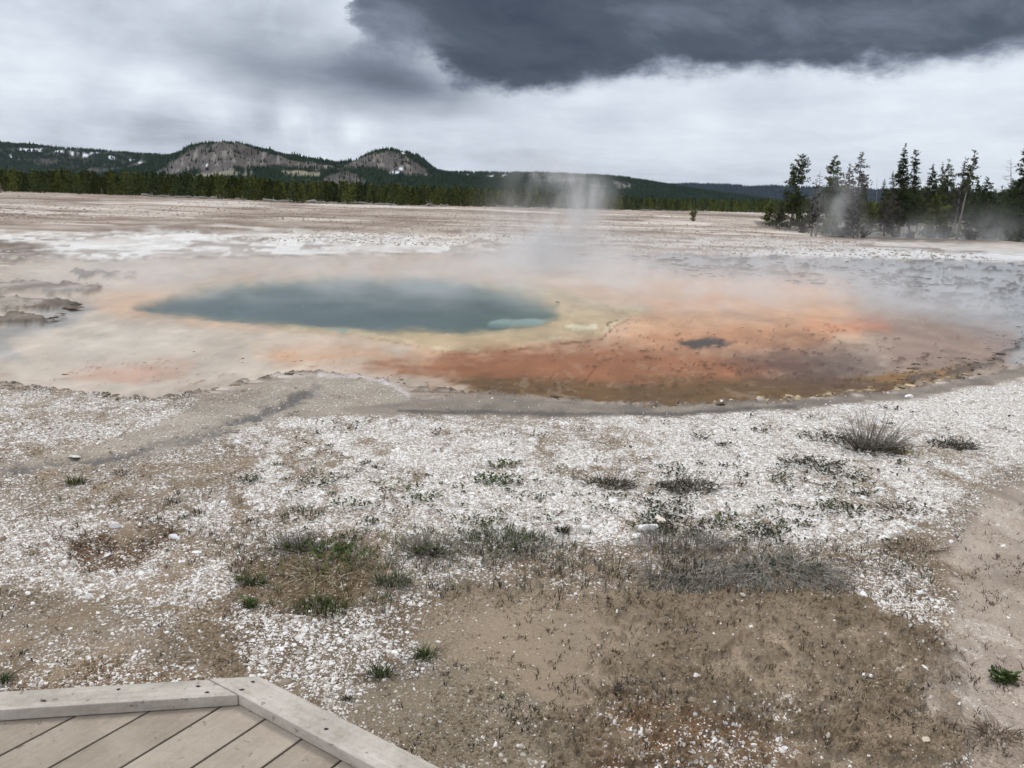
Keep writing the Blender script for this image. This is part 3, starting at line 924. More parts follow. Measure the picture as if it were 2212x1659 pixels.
hill([(1250, 420), (1380, 404), (1440, 400), (1500, 399), (1560, 401), (1620, 404), (1700, 405), (1800, 409), (1900, 412), (2050, 416), (2250, 424), (2600, 440)], 8000, 2000, 3000, 30, paint_far, 4, tree_n=9000, tree_h=22)


def build_hill_trees():
    p = np.concatenate([a for a, b in TREE_SPOTS]); h = np.concatenate([b for a, b in TREE_SPOTS])
    n = len(p)
    k = 5
    ang = RNG.random(n)[:, None] * 6.28 + np.arange(k)[None] * 2 * math.pi / k
    rad = (h * RNG.uniform(0.16, 0.26, n))[:, None] * RNG.uniform(0.7, 1.3, (n, k))
    V = np.zeros((n, k + 1, 3))
    V[:, :k, 0] = p[:, 0:1] + np.cos(ang) * rad
    V[:, :k, 1] = p[:, 1:2] + np.sin(ang) * rad
    V[:, :k, 2] = p[:, 2:3] - 0.5
    V[:, k] = p; V[:, k, 2] += h
    b = (np.arange(n) * (k + 1))[:, None]
    f = np.stack([np.stack([b[:, 0] + j, b[:, 0] + (j + 1) % k, b[:, 0] + k], -1) for j in range(k)], 1).reshape(-1, 3)
    c = np.array((0.016, 0.027, 0.015)) * RNG.uniform(0.6, 1.5, (n, 1))
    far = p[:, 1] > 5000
    c[far] = np.array((0.012, 0.020, 0.022)) * RNG.uniform(0.8, 1.2, (far.sum(), 1))  # far ridge trees tinted bluish, haze painted into their colour
    col = np.repeat(c, k + 1, 0)
    mt = attr_mat('hill_tree_needles', 1.0, 0.0, 0.1, 0.5)
    o = mesh_np('hillside_forest', V.reshape(-1, 3), f, mt, cols={'col': col})
    tag(o, kind='stuff', label='dark conifer forest covering the distant hills', cat='forest')


build_hill_trees()

# ------------------------------------------------------------------ trees
BARK = attr_mat('bark', 0.95, 0.1, 0.35, 6.0)
NEEDLE = attr_mat('needles', 0.8, 0.15, 0.35, 1.6, 0.40)
GREENS = dict(dark=(0.066, 0.084, 0.035), mid=(0.100, 0.118, 0.046), olive=(0.140, 0.155, 0.040), pale=(0.085, 0.090, 0.045), rust=(0.085, 0.042, 0.026), grey=(0.105, 0.092, 0.080),
              mauve=(0.082, 0.062, 0.055), silver=(0.19, 0.175, 0.16))


def conifer(H, prof, hue, bark, seed, lean=(0, 0), bare=0.12, whorl=0.24, nb=5, up=0.15, clump=0.18, dens=1.0, twigs=1.0, trunk_r=None, spread=1.0, crook=0.0):
    """returns MB trunk (with limbs) and MB crown. prof: [(height fraction, radius m)]"""
    r = random.Random(seed)
    tk, cr = MB(), MB()
    lx, ly = lean
    R_ = trunk_r or (0.011 * H + 0.03)
    ph = r.random() * 6.28

    def axis(t):
        b = crook * math.sin(t * 5 + ph) * t
        return Vector((lx * t + b, ly * t + b * 0.4, H * t))
    tk.tube([axis(i / 9) for i in range(10)], [R_ * (1 - 0.93 * i / 9) for i in range(10)], 6, bark)
    zs = prof[0][0] * H
    pz, pr = [p[0] * H for p in prof], [p[1] for p in prof]
    z = zs
    bc = GREENS[hue] if isinstance(hue, str) else hue
    while z < H * 0.985:
        rad = float(np.interp(z, pz, pr))
        base = axis(z / H)
        cz = clump * (1 - .45 * min(1.0, max(0.0, (z / H - .62) / .3)))
        gap = r.random() < bare
        for k in range(nb if rad > 0.25 else 3):
            if gap and r.random() < 0.75: continue
            a = r.random() * 6.28
            ln = rad * r.uniform(0.55, 1.12) * spread
            if ln < 0.05: ln = 0.05
            rise = up + (0.55 if z > H * 0.93 else 0) + r.uniform(-0.16, 0.16)
            d = Vector((math.cos(a), math.sin(a), rise))
            base = axis(min(1.0, max(.02, (z + r.uniform(-.75, .75) * whorl) / H)))
            p0 = base; p1 = base + d * ln * 0.55 - Vector((0, 0, ln * 0.05)); p2 = base + d * ln + Vector((0, 0, ln * 0.10))
            if ln > 0.3:
                tk.tube([p0, p1, p2], [max(0.012, 0.018 * ln + 0.006), 0.012, 0.004], 3, bark)
            nc_ = max(1, int((ln / cz * 2.9) * dens + r.random()))
            tone = r.uniform(0.55, 1.45)
            for q in range(nc_):
                t = r.uniform(0.25, 1.0) if ln > 0.4 else r.uniform(0.0, 1.0)
                c = p0 + (p2 - p0) * t + Vector((r.gauss(0, 1), r.gauss(0, 1), r.gauss(0, 1.15))) * cz * 0.55 * (0.4 + ln * 0.4)
                for w in range(5):
                    v = Vector((r.gauss(0, 1) + math.cos(a) * 0.9, r.gauss(0, 1) + math.sin(a) * 0.9, r.gauss(0.25, 0.8))).normalized()
                    s = v.orthogonal().normalized()
                    s = (s * math.cos(w) + v.cross(s) * math.sin(w)) * cz * 0.26
                    e = cz * r.uniform(0.6, 1.25)
                    m_ = tone * r.uniform(0.75, 1.25)
                    cc = (bc[0] * m_, bc[1] * m_, bc[2] * m_)
                    cr.poly([c - s, c + s, c + v * e], cc)
        # dead twiggy stubs
        if r.random() < 0.5 * twigs:
            a = r.random() * 6.28; ln = rad * r.uniform(0.4, 0.9) + 0.1
            e = base + Vector((math.cos(a), math.sin(a), r.uniform(-0.3, 0.25))) * ln
            tk.tube([base, e], [0.014, 0.004], 3, (0.13, 0.115, 0.10))
        z += whorl * r.uniform(0.7, 1.3)
    zz = 0.12 * H
    while zz < zs:      # stubs under the crown
        if r.random() < 0.8 * twigs:
            a = r.random() * 6.28; ln = r.uniform(0.2, 0.7)
            b = axis(zz / H)
            tk.tube([b, b + Vector((math.cos(a), math.sin(a), r.uniform(-0.35, 0.1))) * ln], [0.014, 0.004], 3, (0.13, 0.115, 0.10))
        zz += 0.3
    return tk, cr


def snag(H, seed, lean=(0, 0), rad=0.8, bark=(0.22, 0.20, 0.185), start=0.25, whorl=0.22, sub=2, r0=None, crook=0.1):
    """a dead tree: trunk and bare branching limbs"""
    r = random.Random(seed)
    tk, br = MB(), MB()
    lx, ly = lean
    ax = lambda t: Vector((lx * t + crook * math.sin(4 * t), ly * t, H * t))
    R_ = r0 or 0.010 * H + 0.03
    tk.tube([ax(i / 9) for i in range(10)], [R_ * (1 - 0.9 * i / 9) for i in range(10)], 6, bark)
    z = start * H
    while z < 0.97 * H:
        t = z / H
        ln0 = rad * (1.0 - 0.75 * ((t - start) / (1 - start))) * r.uniform(0.5, 1.1)
        for k in range(r.choice((1, 2, 3))):
            a = r.random() * 6.28
            b = ax(t); e = b + Vector((math.cos(a), math.sin(a), r.uniform(-0.2, 0.6))) * ln0
            m_ = (b + e) / 2 + Vector((0, 0, -0.06 * ln0))
            br.tube([b, m_, e], [0.02, 0.013, 0.005], 3, bark)
            for q in range(sub):
                s = b + (e - b) * r.uniform(0.3, 0.95)
                v = Vector((r.gauss(0, 1), r.gauss(0, 1), r.gauss(0.2, 0.7))).normalized() * ln0 * r.uniform(0.25, 0.5)
                br.tube([s, s + v], [0.011, 0.003], 3, bark)
        z += whorl * r.uniform(0.6, 1.4)
    return tk, br


# ---- the long wood across the flats
def far_template(seed, hue, wide=0.26):
    r = random.Random(seed)
    b = MB()
    bc = tuple(c * .88 for c in GREENS[hue])
    b.tube([(0, 0, 0), (0, 0, 0.5)], [0.02, 0.008], 3, (0.08, 0.07, 0.06))
    n = 105
    for i in range(n):
        t = (i + r.random()) / n
        z = 0.04 + 0.94 * t
        rad = wide * (1 - t) ** 0.75 * (0.55 + 0.45 * min(1, t * 6)) * r.uniform(0.45, 1.1)
        a = r.random() * 6.28
        c = Vector((math.cos(a) * rad, math.sin(a) * rad, z))
        tone = r.uniform(0.5, 1.5)
        for w in range(3):
            v = Vector((math.cos(a) + r.gauss(0, .8), math.sin(a) + r.gauss(0, .8), r.gauss(0.5, 0.6))).normalized()
            s = v.orthogonal().normalized() * 0.028
            e = r.uniform(0.05, 0.11)
            m_ = tone * r.uniform(0.8, 1.2)
            b.poly([c - s, c + s, c + v * e], (bc[0] * m_, bc[1] * m_, bc[2] * m_))
    return b


FARMAT = attr_mat('far_needles', 0.9, 0.05, 0.30, 3.0, 0.2)
BASE_LINE = [(-150, 404), (0, 413), (300, 423), (430, 428), (640, 437), (860, 443), (1010, 446), (1230, 451), (1400, 455), (1560, 458), (1700, 461), (1850, 463), (2300, 474)]
TOP_LINE = [(-150, 366), (0, 368), (160, 373), (400, 379), (640, 393), (860, 402), (1020, 408), (1230, 416), (1330, 424), (1450, 430), (1700, 434), (2300, 444)]


def build_far_forest():
    temps = [far_template(50 + i, h, w).data('pine', FARMAT) for i, (h, w) in enumerate(
        [('olive', 0.27), ('mid', 0.25), ('olive', 0.30), ('mid', 0.30), ('dark', 0.27), ('olive', 0.23), ('dark', 0.31), ('mid', 0.22)])]
    xb, yb = zip(*BASE_LINE); xt, yt = zip(*TOP_LINE)
    front = []
    for i in range(255):
        px = -40 + (1720 + 40) * (i + random.random()) / 255
        bp = np.interp(px, xb, yb) + random.uniform(-1.5, 1.0)
        g = at(px, bp)
        tp = at_depth(px, np.interp(px, xt, yt), g.y)
        h = max(2.0, tp.z) * random.choice((0.42, 0.55, 0.66, 0.78, 0.86, 0.95, 1.0, 1.1, 1.18))
        front.append((g, h))
    for g, h in front:
        o = bpy.data.objects.new('young_pine', random.choice(temps))
        o.location = (g.x, g.y, -0.15); o.scale = (h * random.uniform(0.8, 1.15),) * 2 + (h,)
        o.rotation_euler = (0, 0, random.random() * 6.28)
        COL.objects.link(o)
        tag(o, 'young green pine in the front row of the long wood beyond the white flats', 'tree', 'pines along the front of the far wood')
    # the wood behind the front row, one mass
    allv, allf, allc, n0 = [], [], [], 0
    arr = []
    for me in temps:
        v = np.empty(len(me.vertices) * 3); me.vertices.foreach_get('co', v)
        c = np.empty(len(me.vertices) * 4); me.attributes['col'].data.foreach_get('color', c)
        f = [tuple(p.vertices) for p in me.polygons if len(p.vertices) == 3]
        arr.append((v.reshape(-1, 3), c.reshape(-1, 4)[:, :3], np.array(f)))
    for i in range(1500):
        px = -90 + 2250 * random.random()
        bp = np.interp(px, xb, yb)
        g = at(px, bp)
        k = 1.01 + 0.30 * random.random() ** 1.3
        gx, gy = g.x * k, g.y * k
        q = at_depth(px, np.interp(px, xt, yt), gy)
        h = q.z * random.choice((0.72, 0.8, 0.86, 0.92, 0.96, 1.0, 1.04, 1.12)) + 0.2
        v, c, f = random.choice(arr)
        a = random.random() * 6.28
        w = h * random.uniform(0.8, 1.1)
        x = (v[:, 0] * math.cos(a) - v[:, 1] * math.sin(a)) * w + gx
        y = (v[:, 0] * math.sin(a) + v[:, 1] * math.cos(a)) * w + gy
        allv.append(np.stack([x, y, v[:, 2] * h - 0.2], 1)); allc.append(c * random.uniform(0.7, 1.2)); allf.append(f + n0); n0 += len(v)
    o = mesh_np('forest', np.concatenate(allv), np.concatenate(allf), FARMAT, cols={'col': np.concatenate(allc)})
    tag(o, kind='stuff', label='dense young pine wood across the basin', cat='forest')


build_far_forest()


def place_tree(kind, label, bx, by, tx, ty, group='trees of the steaming grove', crx=None, **kw):
    """base and tip in image pixels; the crown profile is given in image pixels (radius) by height fraction"""
    g = ground_at(bx, by)
    tip = at_depth(tx, ty, g.y)
    H = tip.z - g.z
    lean = (tip.x - g.x, 0.0)
    s = g.y / F * 1.10
    root = empty(kind, (g.x, g.y, g.z - 0.05), label=label, cat='tree', group=group)
    dead = kw.pop('dead', None)
    if dead:
        tk, cr = snag(H, kw.pop('seed', 1), lean, **kw)
        tk.build('trunk', BARK, root); cr.build('branches', BARK, root)
    else:
        prof = [(t, r * s * (1.0 if t < .7 else .82)) for t, r in kw.pop('prof')]
        tk, cr = conifer(H, prof, kw.pop('hue', 'dark'), kw.pop('bark', (0.10, 0.085, 0.07)), kw.pop('seed', 1), lean, **kw)
        tk.build('trunk', BARK, root); cr.build('crown', NEEDLE, root)
    return root


def gx(cx, cy): return 1618.4 + cx * 0.2684, 296.2 + cy * 0.2684


def grove():
    T = lambda kind, label, b, t, **kw: place_tree(kind, label, *gx(*b), *gx(*t), **kw)
    G1 = [(0.12, 5), (0.2, 13), (0.5, 17), (0.8, 9), (1, 1)]
    # ---- left edge
    T('young_pine', 'small bright green multi-stemmed pine at the open left end of the grove', (165, 722), (172, 492), prof=[(0.1, 16), (0.3, 17), (0.6, 13), (0.85, 6), (1, 1)], hue='olive', seed=1, bare=.25, clump=.2)
    T('low_pine', 'squat dull green pine between the small bright pine and the first tall trunk', (240, 735), (262, 515), prof=[(0.1, 14), (0.4, 17), (0.75, 12), (1, 3)], hue='pale', seed=2, bare=.3)
    T('lodgepole_pine', 'tall open-crowned lodgepole pine, first tall tree at the left of the grove', (325, 735), (432, 145),
      prof=[(0.22, 16), (0.34, 26), (0.47, 22), (0.50, 4), (0.56, 6), (0.60, 23), (0.66, 22), (0.74, 21), (0.84, 22), (0.93, 15), (1, 4)], hue='mid', seed=3, bare=.10, up=.25, crook=.12, dens=1.0, whorl=.2, clump=.2)
    T('dead_pine', 'thin pale grey dead pine right of the first tall lodgepole, veiled in steam', (535, 790), (578, 268), dead=True, seed=4, rad=1.15, start=.22, bark=(.25, .235, .22), sub=4, whorl=.17)
    T('dead_pine', 'shorter ash-grey dead pine with a bushy twig top left of the taller bare one', (500, 790), (545, 335), prof=[(0.15, 8), (0.4, 14), (0.75, 13), (0.9, 9), (1, 3)], hue='grey', seed=5, bare=.3, dens=.45, twigs=2, bark=(.18, .17, .155))
    T('lodgepole_pine', 'tall round-topped green lodgepole pine, second tall green tree from the grove left', (625, 775), (692, 150),
      prof=[(0.12, 10), (0.3, 15), (0.45, 14), (0.55, 20), (0.66, 22), (0.78, 19), (0.88, 14), (0.95, 9), (1, 4)], hue='mid', seed=6, bare=.08, up=.2, crook=.1, clump=.2, dens=1.15, whorl=.2)
    T('dying_pine', 'rust-brown needled pine leaning against the mauve dead-topped one', (785, 780), (815, 200), prof=[(0.15, 10), (0.45, 14), (0.7, 13), (0.85, 8), (1, 2)], hue='rust', seed=7, bare=.15)
    T('dying_pine', 'tall mauve-grey pine with drooping bare lower limbs, third tall top from the left', (825, 780), (915, 112),
      prof=[(0.18, 15), (0.35, 17), (0.5, 15), (0.6, 21), (0.75, 18), (0.87, 13), (0.95, 8), (1, 3)], hue='mauve', seed=8, bare=.2, dens=.7, twigs=1.6, up=-.05)
    T('small_pine', 'small dark pine top standing behind the mauve dead-topped pine', (915, 620), (935, 350), prof=[(0.2, 9), (0.6, 9), (1, 1)], hue='dark', seed=9)
    T('young_pine', 'yellow-green young pine under the round-topped lodgepole', (665, 790), (682, 530), prof=[(0.08, 17), (0.4, 15), (0.75, 8), (1, 1)], hue='olive', seed=10)
    T('young_pine', 'bright olive young pine, broader of the pair in front of the gap in the grove', (975, 775), (985, 503), prof=[(0.08, 16), (0.45, 15), (0.8, 10), (1, 2)], hue='olive', seed=11, dens=1.2)
    T('young_pine', 'slim olive young pine, left of the pair in front of the gap in the grove', (880, 775), (880, 545), prof=[(0.08, 13), (0.5, 11), (1, 1)], hue='olive', seed=12)
    T('dead_pine', 'thin bare grey spire in the gap in the middle of the grove', (1020, 620), (1030, 320), dead=True, seed=13, rad=.7, start=.4, sub=3)
    T('small_spruce', 'small sparse dark spruce right of the thin bare spire', (1075, 660), (1092, 330), prof=[(0.2, 11), (0.6, 9), (0.85, 5), (1, 1)], hue='dark', seed=14, dens=.8)
    T('small_spruce', 'short dark spruce crowded against the left side of the tallest spruce', (1120, 720), (1160, 270), prof=[(0.15, 14), (0.6, 11), (0.85, 6), (1, 1)], hue='mid', seed=15)
    T('spruce', 'tallest dark spruce of the grove with a narrow spire', (1200, 775), (1258, 44), prof=[(0.12, 19), (0.35, 22), (0.5, 19), (0.64, 14), (0.80, 11), (0.92, 5.5), (1, 1)], hue='dark', seed=16, bare=.06, whorl=.2, up=-.12, dens=1.2)
    T('spruce', 'narrow club-topped dark spruce just right of the tallest spire', (1285, 770), (1345, 95), prof=[(0.12, 17), (0.35, 17), (0.55, 11), (0.68, 8), (0.85, 11), (0.95, 8), (1, 3)], hue='dark', seed=17, bare=.12, whorl=.2, up=-.1)
    T('grey_pine', 'ragged grey-green pine in front of the two tallest spruces', (1150, 790), (1165, 385), prof=[(0.1, 18), (0.5, 17), (0.85, 8), (1, 2)], hue='grey', seed=18, bare=.25, dens=.6, twigs=2)
    T('small_pine', 'small ragged pine filling the foot of the club-topped spruce', (1350, 760), (1365, 300), prof=[(0.12, 16), (0.5, 13), (0.85, 6), (1, 1)], hue='mid', seed=19, dens=.8)
    T('spruce', 'broad pyramid spruce, left of the middle cluster of three', (1450, 750), (1482, 198), prof=[(0.12, 22), (0.4, 22), (0.6, 18), (0.8, 12), (0.92, 6), (1, 1)], hue='dark', seed=20, bare=.05, up=-.1, dens=1.2)
    T('spruce', 'slim spruce squeezed in the middle of the cluster of three', (1535, 745), (1560, 197), prof=[(0.12, 16), (0.4, 15), (0.7, 10), (0.9, 5), (1, 1)], hue='dark', seed=21, bare=.06, up=-.1)
    T('spruce', 'tallest spruce of the middle cluster of three, with tiered limbs', (1585, 750), (1610, 163), prof=[(0.12, 20), (0.4, 21), (0.6, 18), (0.75, 15), (0.9, 7), (1, 1)], hue='mid', seed=22, bare=.08, up=-.12, whorl=.27)
    T('young_pine', 'bushy olive young pine below the middle cluster of three spruces', (1510, 760), (1505, 425), prof=[(0.08, 22), (0.5, 21), (0.8, 12), (1, 2)], hue='olive', seed=23, dens=1.1)
    T('leaning_pine', 'leaning pine with a bare pale trunk and a mossy plume top', (1665, 828), (1822, 92), prof=[(0.55, 8), (0.66, 14), (0.78, 13), (0.88, 11), (0.95, 7), (1, 2)], hue='mid', seed=24, bare=.15, twigs=2, bark=(.19, .175, .16), crook=.06, trunk_r=.10)
    T('leaning_pine', 'shorter leaning pine with grey mossy trunk left of the bare pale trunk', (1640, 800), (1748, 158), prof=[(0.2, 12), (0.5, 9), (0.68, 10), (0.8, 13), (0.92, 9), (1, 2)], hue='grey', seed=25, bare=.2, dens=.7, twigs=2, bark=(.2, .19, .17))
    T('spruce', 'dark spruce behind the leaning trunks with a thin tip', (1825, 740), (1840, 300), prof=[(0.1, 19), (0.5, 14), (0.8, 8), (1, 1)], hue='dark', seed=26, bare=.05, up=-.1)
    T('spruce', 'dense black-green spruce with a blunt top right of the leaning trunks', (1905, 780), (1925, 320), prof=[(0.08, 27), (0.5, 23), (0.75, 17), (0.92, 9), (1, 3)], hue='dark', seed=27, bare=.03, dens=1.35, up=-.08)
    T('spruce', 'small spruce tip peeping between the blunt spruce and the dark mass at the edge', (2030, 700), (2038, 383), prof=[(0.1, 18), (0.6, 10), (1, 1)], hue='dark', seed=28, bare=.05)
    T('dead_pine', 'bare forked dead tree with wide twiggy limbs near the right end of the grove', (2090, 780), (2112, 158), dead=True, seed=29, rad=1.9, start=.5, sub=5, whorl=.3, bark=(.17, .155, .145))
    T('spruce', 'big dense dark spruce at the right edge of the grove', (2180, 840), (2225, 60), prof=[(0.08, 42), (0.4, 36), (0.62, 24), (0.82, 13), (0.95, 5), (1, 1)], hue='dark', seed=30, bare=.05, dens=1.2, up=-.05)
    T('spruce', 'dark spruce in front of the bare forked dead tree', (2085, 815), (2120, 330), prof=[(0.08, 30), (0.5, 25), (0.8, 12), (1, 1)], hue='dark', seed=31, bare=.05, dens=1.2)
    T('low_pine', 'low dark pine between the leaning trunk and the blunt black-green spruce', (1790, 800), (1800, 470), prof=[(0.06, 25), (0.5, 20), (1, 2)], hue='dark', seed=32, dens=1.1)
    T('low_pine', 'low dark green pine under the small spruce tip', (1990, 800), (1985, 470), prof=[(0.06, 28), (0.5, 24), (1, 2)], hue='dark', seed=33, dens=1.2)
    T('grey_pine', 'low grey ragged pine at the foot of the mauve dead-topped pine', (840, 800), (830, 470), prof=[(0.1, 17), (0.5, 16), (1, 2)], hue='mauve', seed=34, dens=.7, bare=.2)
    T('grey_pine', 'low grey dying pine between the olive pair and the tallest spruce', (1085, 790), (1090, 470), prof=[(0.1, 17), (0.5, 15), (1, 2)], hue='grey', seed=35, dens=.7, bare=.2)
    T('spruce', 'large dark spruce standing just outside the right side of the picture edge', (2330, 850), (2340, 120), prof=[(0.08, 40), (0.5, 30), (0.8, 14), (1, 1)], hue='dark', seed=36, bare=.05)
    T('low_pine', 'dull green pine behind the rust-brown one', (740, 700), (750, 420), prof=[(0.1, 18), (0.5, 15), (1, 2)], hue='mid', seed=37)
    T('spruce', 'dark spruce filling the gap behind the ragged grey pine', (1230, 700), (1225, 330), prof=[(0.1, 20), (0.5, 16), (1, 1)], hue='dark', seed=38)
    rr = random.Random(9)
    for cx, cy, top, w in ((250, 690, 560, 12), (380, 720, 520, 13), (470, 700, 470, 14), (560, 690, 440, 14), (700, 690, 400, 15), (790, 690, 430, 16), (870, 700, 420, 15), (940, 690, 520, 14), (1010, 680, 560, 13), (1060, 690, 520, 15),
                           (1130, 690, 430, 17), (1190, 690, 400, 18), (1290, 690, 400, 18), (1370, 680, 430, 18), (1420, 690, 440, 20), (1490, 690, 390, 20), (1560, 690, 370, 20), (1640, 690, 390, 20), (1700, 690, 350, 20), (1760, 690, 380, 20), (1250, 690, 340, 17), (1330, 690, 370, 17), (1400, 690, 390, 18),
                           (1850, 690, 390, 22), (1890, 690, 410, 22), (1960, 690, 410, 24), (2040, 690, 420, 26), (2085, 690, 400, 26), (2140, 690, 370, 28), (2190, 690, 330, 28)):
        T('shaded_pine', 'dark conifer half hidden in the shaded tangle behind the front trees of the grove', (cx, cy), (cx + 12, top), group='half-hidden conifers inside the grove', prof=[(0.04, w), (0.5, w * .9), (0.85, w * .45), (1, 1)],
          hue=rr.choice(('dark', 'dark', 'mid', 'grey')), seed=200 + cx, bare=.05, dens=.9, whorl=.3, clump=.3)
    # ---- brush along the foot of the grove
    BR = [(420, 785, 55, 110, 'grey', 'ash-grey leggy brush at the foot of the thin pale dead pine'), (590, 800, 60, 100, 'pale', 'dull green brush between the dead pine and the yellow-green pine'),
          (740, 815, 70, 90, 'pale', 'low grey-green brush below the yellow-green young pine'), (905, 825, 60, 70, 'grey', 'thin grey brush under the slim olive pine'),
          (1290, 835, 40, 90, 'silver', 'silvery twig brush by the foot of the club-topped spruce'), (1180, 825, 60, 60, 'grey', 'low dark brush under the tallest spruce'),
          (1440, 830, 75, 120, 'pale', 'wide grey-green brush below the olive bushy pine'), (1560, 835, 80, 140, 'pale', 'tall sage brush left of the leaning pale trunk'),
          (1760, 850, 90, 80, 'grey', 'low sage brush right of the foot of the leaning pale trunk'), (1910, 850, 90, 110, 'grey', 'grey brush below the blunt black-green spruce'),
          (2060, 860, 90, 130, 'dark', 'dark brush below the bare forked dead tree'), (2180, 870, 80, 130, 'dark', 'dark brush at the foot of the big edge spruce'), (300, 750, 50, 60, 'dark', 'low dark brush at the foot of the first tall lodgepole')]
    for i, (cx, cy, w, h, hue, label) in enumerate(BR):
        g = ground_at(*gx(cx, cy - 22)); s = g.y / F * 0.2684
        H = h * s * .8
        tk, cr = conifer(H, [(0.02, w * s * .95), (0.3, w * s), (0.7, w * s * .5), (1, .1)], hue, (.13, .115, .1), 100 + i, bare=.25, whorl=.10, nb=6, up=.35, clump=.17, dens=.6, twigs=3, trunk_r=.03)
        root = empty('brush', (g.x, g.y, g.z - .03), label=label, cat='bush', group='brush along the foot of the grove')
        tk.build('stem', BARK, root); cr.build('foliage', NEEDLE, root)


grove()


def log_obj(name, label, group, a, b, rad, c=(.30, .275, .25), cat='log', seed=0):
    r = random.Random(seed)
    mb = MB()
    a, b = Vector(a), Vector(b)
    n = 6
    pts = [a + (b - a) * (i / n) + Vector((0, r.gauss(0, .3) * rad, r.gauss(0, .5) * rad)) for i in range(n + 1)]
    mb.tube(pts, [rad * (1 - .5 * i / n) for i in range(n + 1)], 7, c)
    d = (b - a)
    for k in range(4):
        p = a + d * r.uniform(.3, .95)
        v = Vector((r.gauss(0, 1), r.gauss(0, 1), abs(r.gauss(0.6, .6)))).normalized() * rad * r.uniform(3, 6)
        mb.tube([p, p + v], [rad * .35, rad * .1], 4, c)
    return tag(mb.build(name, BARK), label, cat, group)


def logs():
    G = 'bleached logs and stubs at the foot of the grove'
    for i, (x0, y0, x1, y1, z0, z1, rad, lab) in enumerate((
            (1190, 735, 1290, 745, .35, .35, .11, 'straight white log propped level below the club-topped spruce'),
            (1150, 800, 1240, 806, .12, .12, .10, 'short bleached log lying in front of the tallest spruce'),
            (1725, 745, 1860, 752, .25, .3, .09, 'pale log lying behind the leaning bare trunk'),
            (735, 760, 860, 765, .2, .2, .06, 'thin pale log lying behind the olive young pines'),
            (1000, 780, 1060, 775, .15, .15, .08, 'stubby pale log right of the broad olive pine'),
            (1890, 765, 2010, 775, .2, .2, .07, 'thin pale log under the dark trees near the right end'))):
        a, b = ground_at(*gx(x0, y0)), ground_at(*gx(x1, y1))
        b = Vector((b.x, a.y + (b.y - a.y) * .5, b.z))
        log_obj('fallen_log', lab, G, a + Vector((0, 0, z0)), b + Vector((0, 0, z1)), rad, seed=i, c=(.42, .39, .36))
    for i, (x0, y0, x1, y1, lab) in enumerate(((890, 820, 888, 765, 'short upright pale stub in front of the slim olive pine'), (1226, 808, 1232, 765, 'crooked white stub in front of the tallest spruce'), (1258, 800, 1258, 700, 'thin upright grey pole by the propped white log'))):
        a = ground_at(*gx(x0, y0)); b = at_depth(*gx(x1, y1), a.y)
        log_obj('dead_stub', lab, G, a, b, .07, c=(.36, .33, .3), cat='stump', seed=30 + i)
    xb, yb = zip(*BASE_LINE)
    rr = random.Random(5)
    spots = [330, 365, 400, 440, 470, 480, 520, 600, 668, 690, 730, 760, 800, 835, 930, 960, 1090, 1120, 1180, 1300, 1330, 1400, 1450, 1510]
    for i, px in enumerate(spots):
        bp = float(np.interp(px, xb, yb)) + rr.uniform(.4, 1.6)
        g = at(px, bp); L = rr.uniform(2, 7)
        a = rr.gauss(0, .35)
        log_obj('driftwood_log', 'bleached dead log lying on the flats along the front of the long wood', 'bleached logs along the far wood', (g.x - L / 2, g.y, .3), (g.x + L / 2 * math.cos(a), g.y + L / 2 * math.sin(a), .25), rr.uniform(.16, .32), seed=60 + i)
    for px, by, ty, lab in ((995, 446.5, 434, 'lone grey dead spike in front of the long wood'), (1470, 457, 450, 'short pointed grey snag before the long wood, right of the steam plume'), (2, 417, 385, 'tall brown dead trunk at the left end of the long wood')):
        g = at(px, by); tp = at_depth(px, ty, g.y)
        tk, br = snag(tp.z, int(px), rad=.5, r0=.14, bark=(.2, .17, .15))
        root = empty('dead_snag', (g.x, g.y, 0), label=lab, cat='dead tree')
        tk.build('trunk', BARK, root); br.build('branches', BARK, root)


logs()
g = ground_at(1497, 478)
tk, cr = conifer(1.35, [(0.02, .35), (.5, .6), (.85, .6), (1, .2)], (0.24, 0.21, 0.10), (.12, .1, .08), 77, bare=.2, whorl=.11, up=.6, clump=.17, dens=.9, trunk_r=.03)
root = empty('lone_bush', g, label='lone olive bush standing by itself on the open white flats', cat='bush')
tk.build('stem', BARK, root); cr.build('foliage', NEEDLE, root)

# ------------------------------------------------------------------ boardwalk
ZD = EYE - 1.6
HK = 0.042


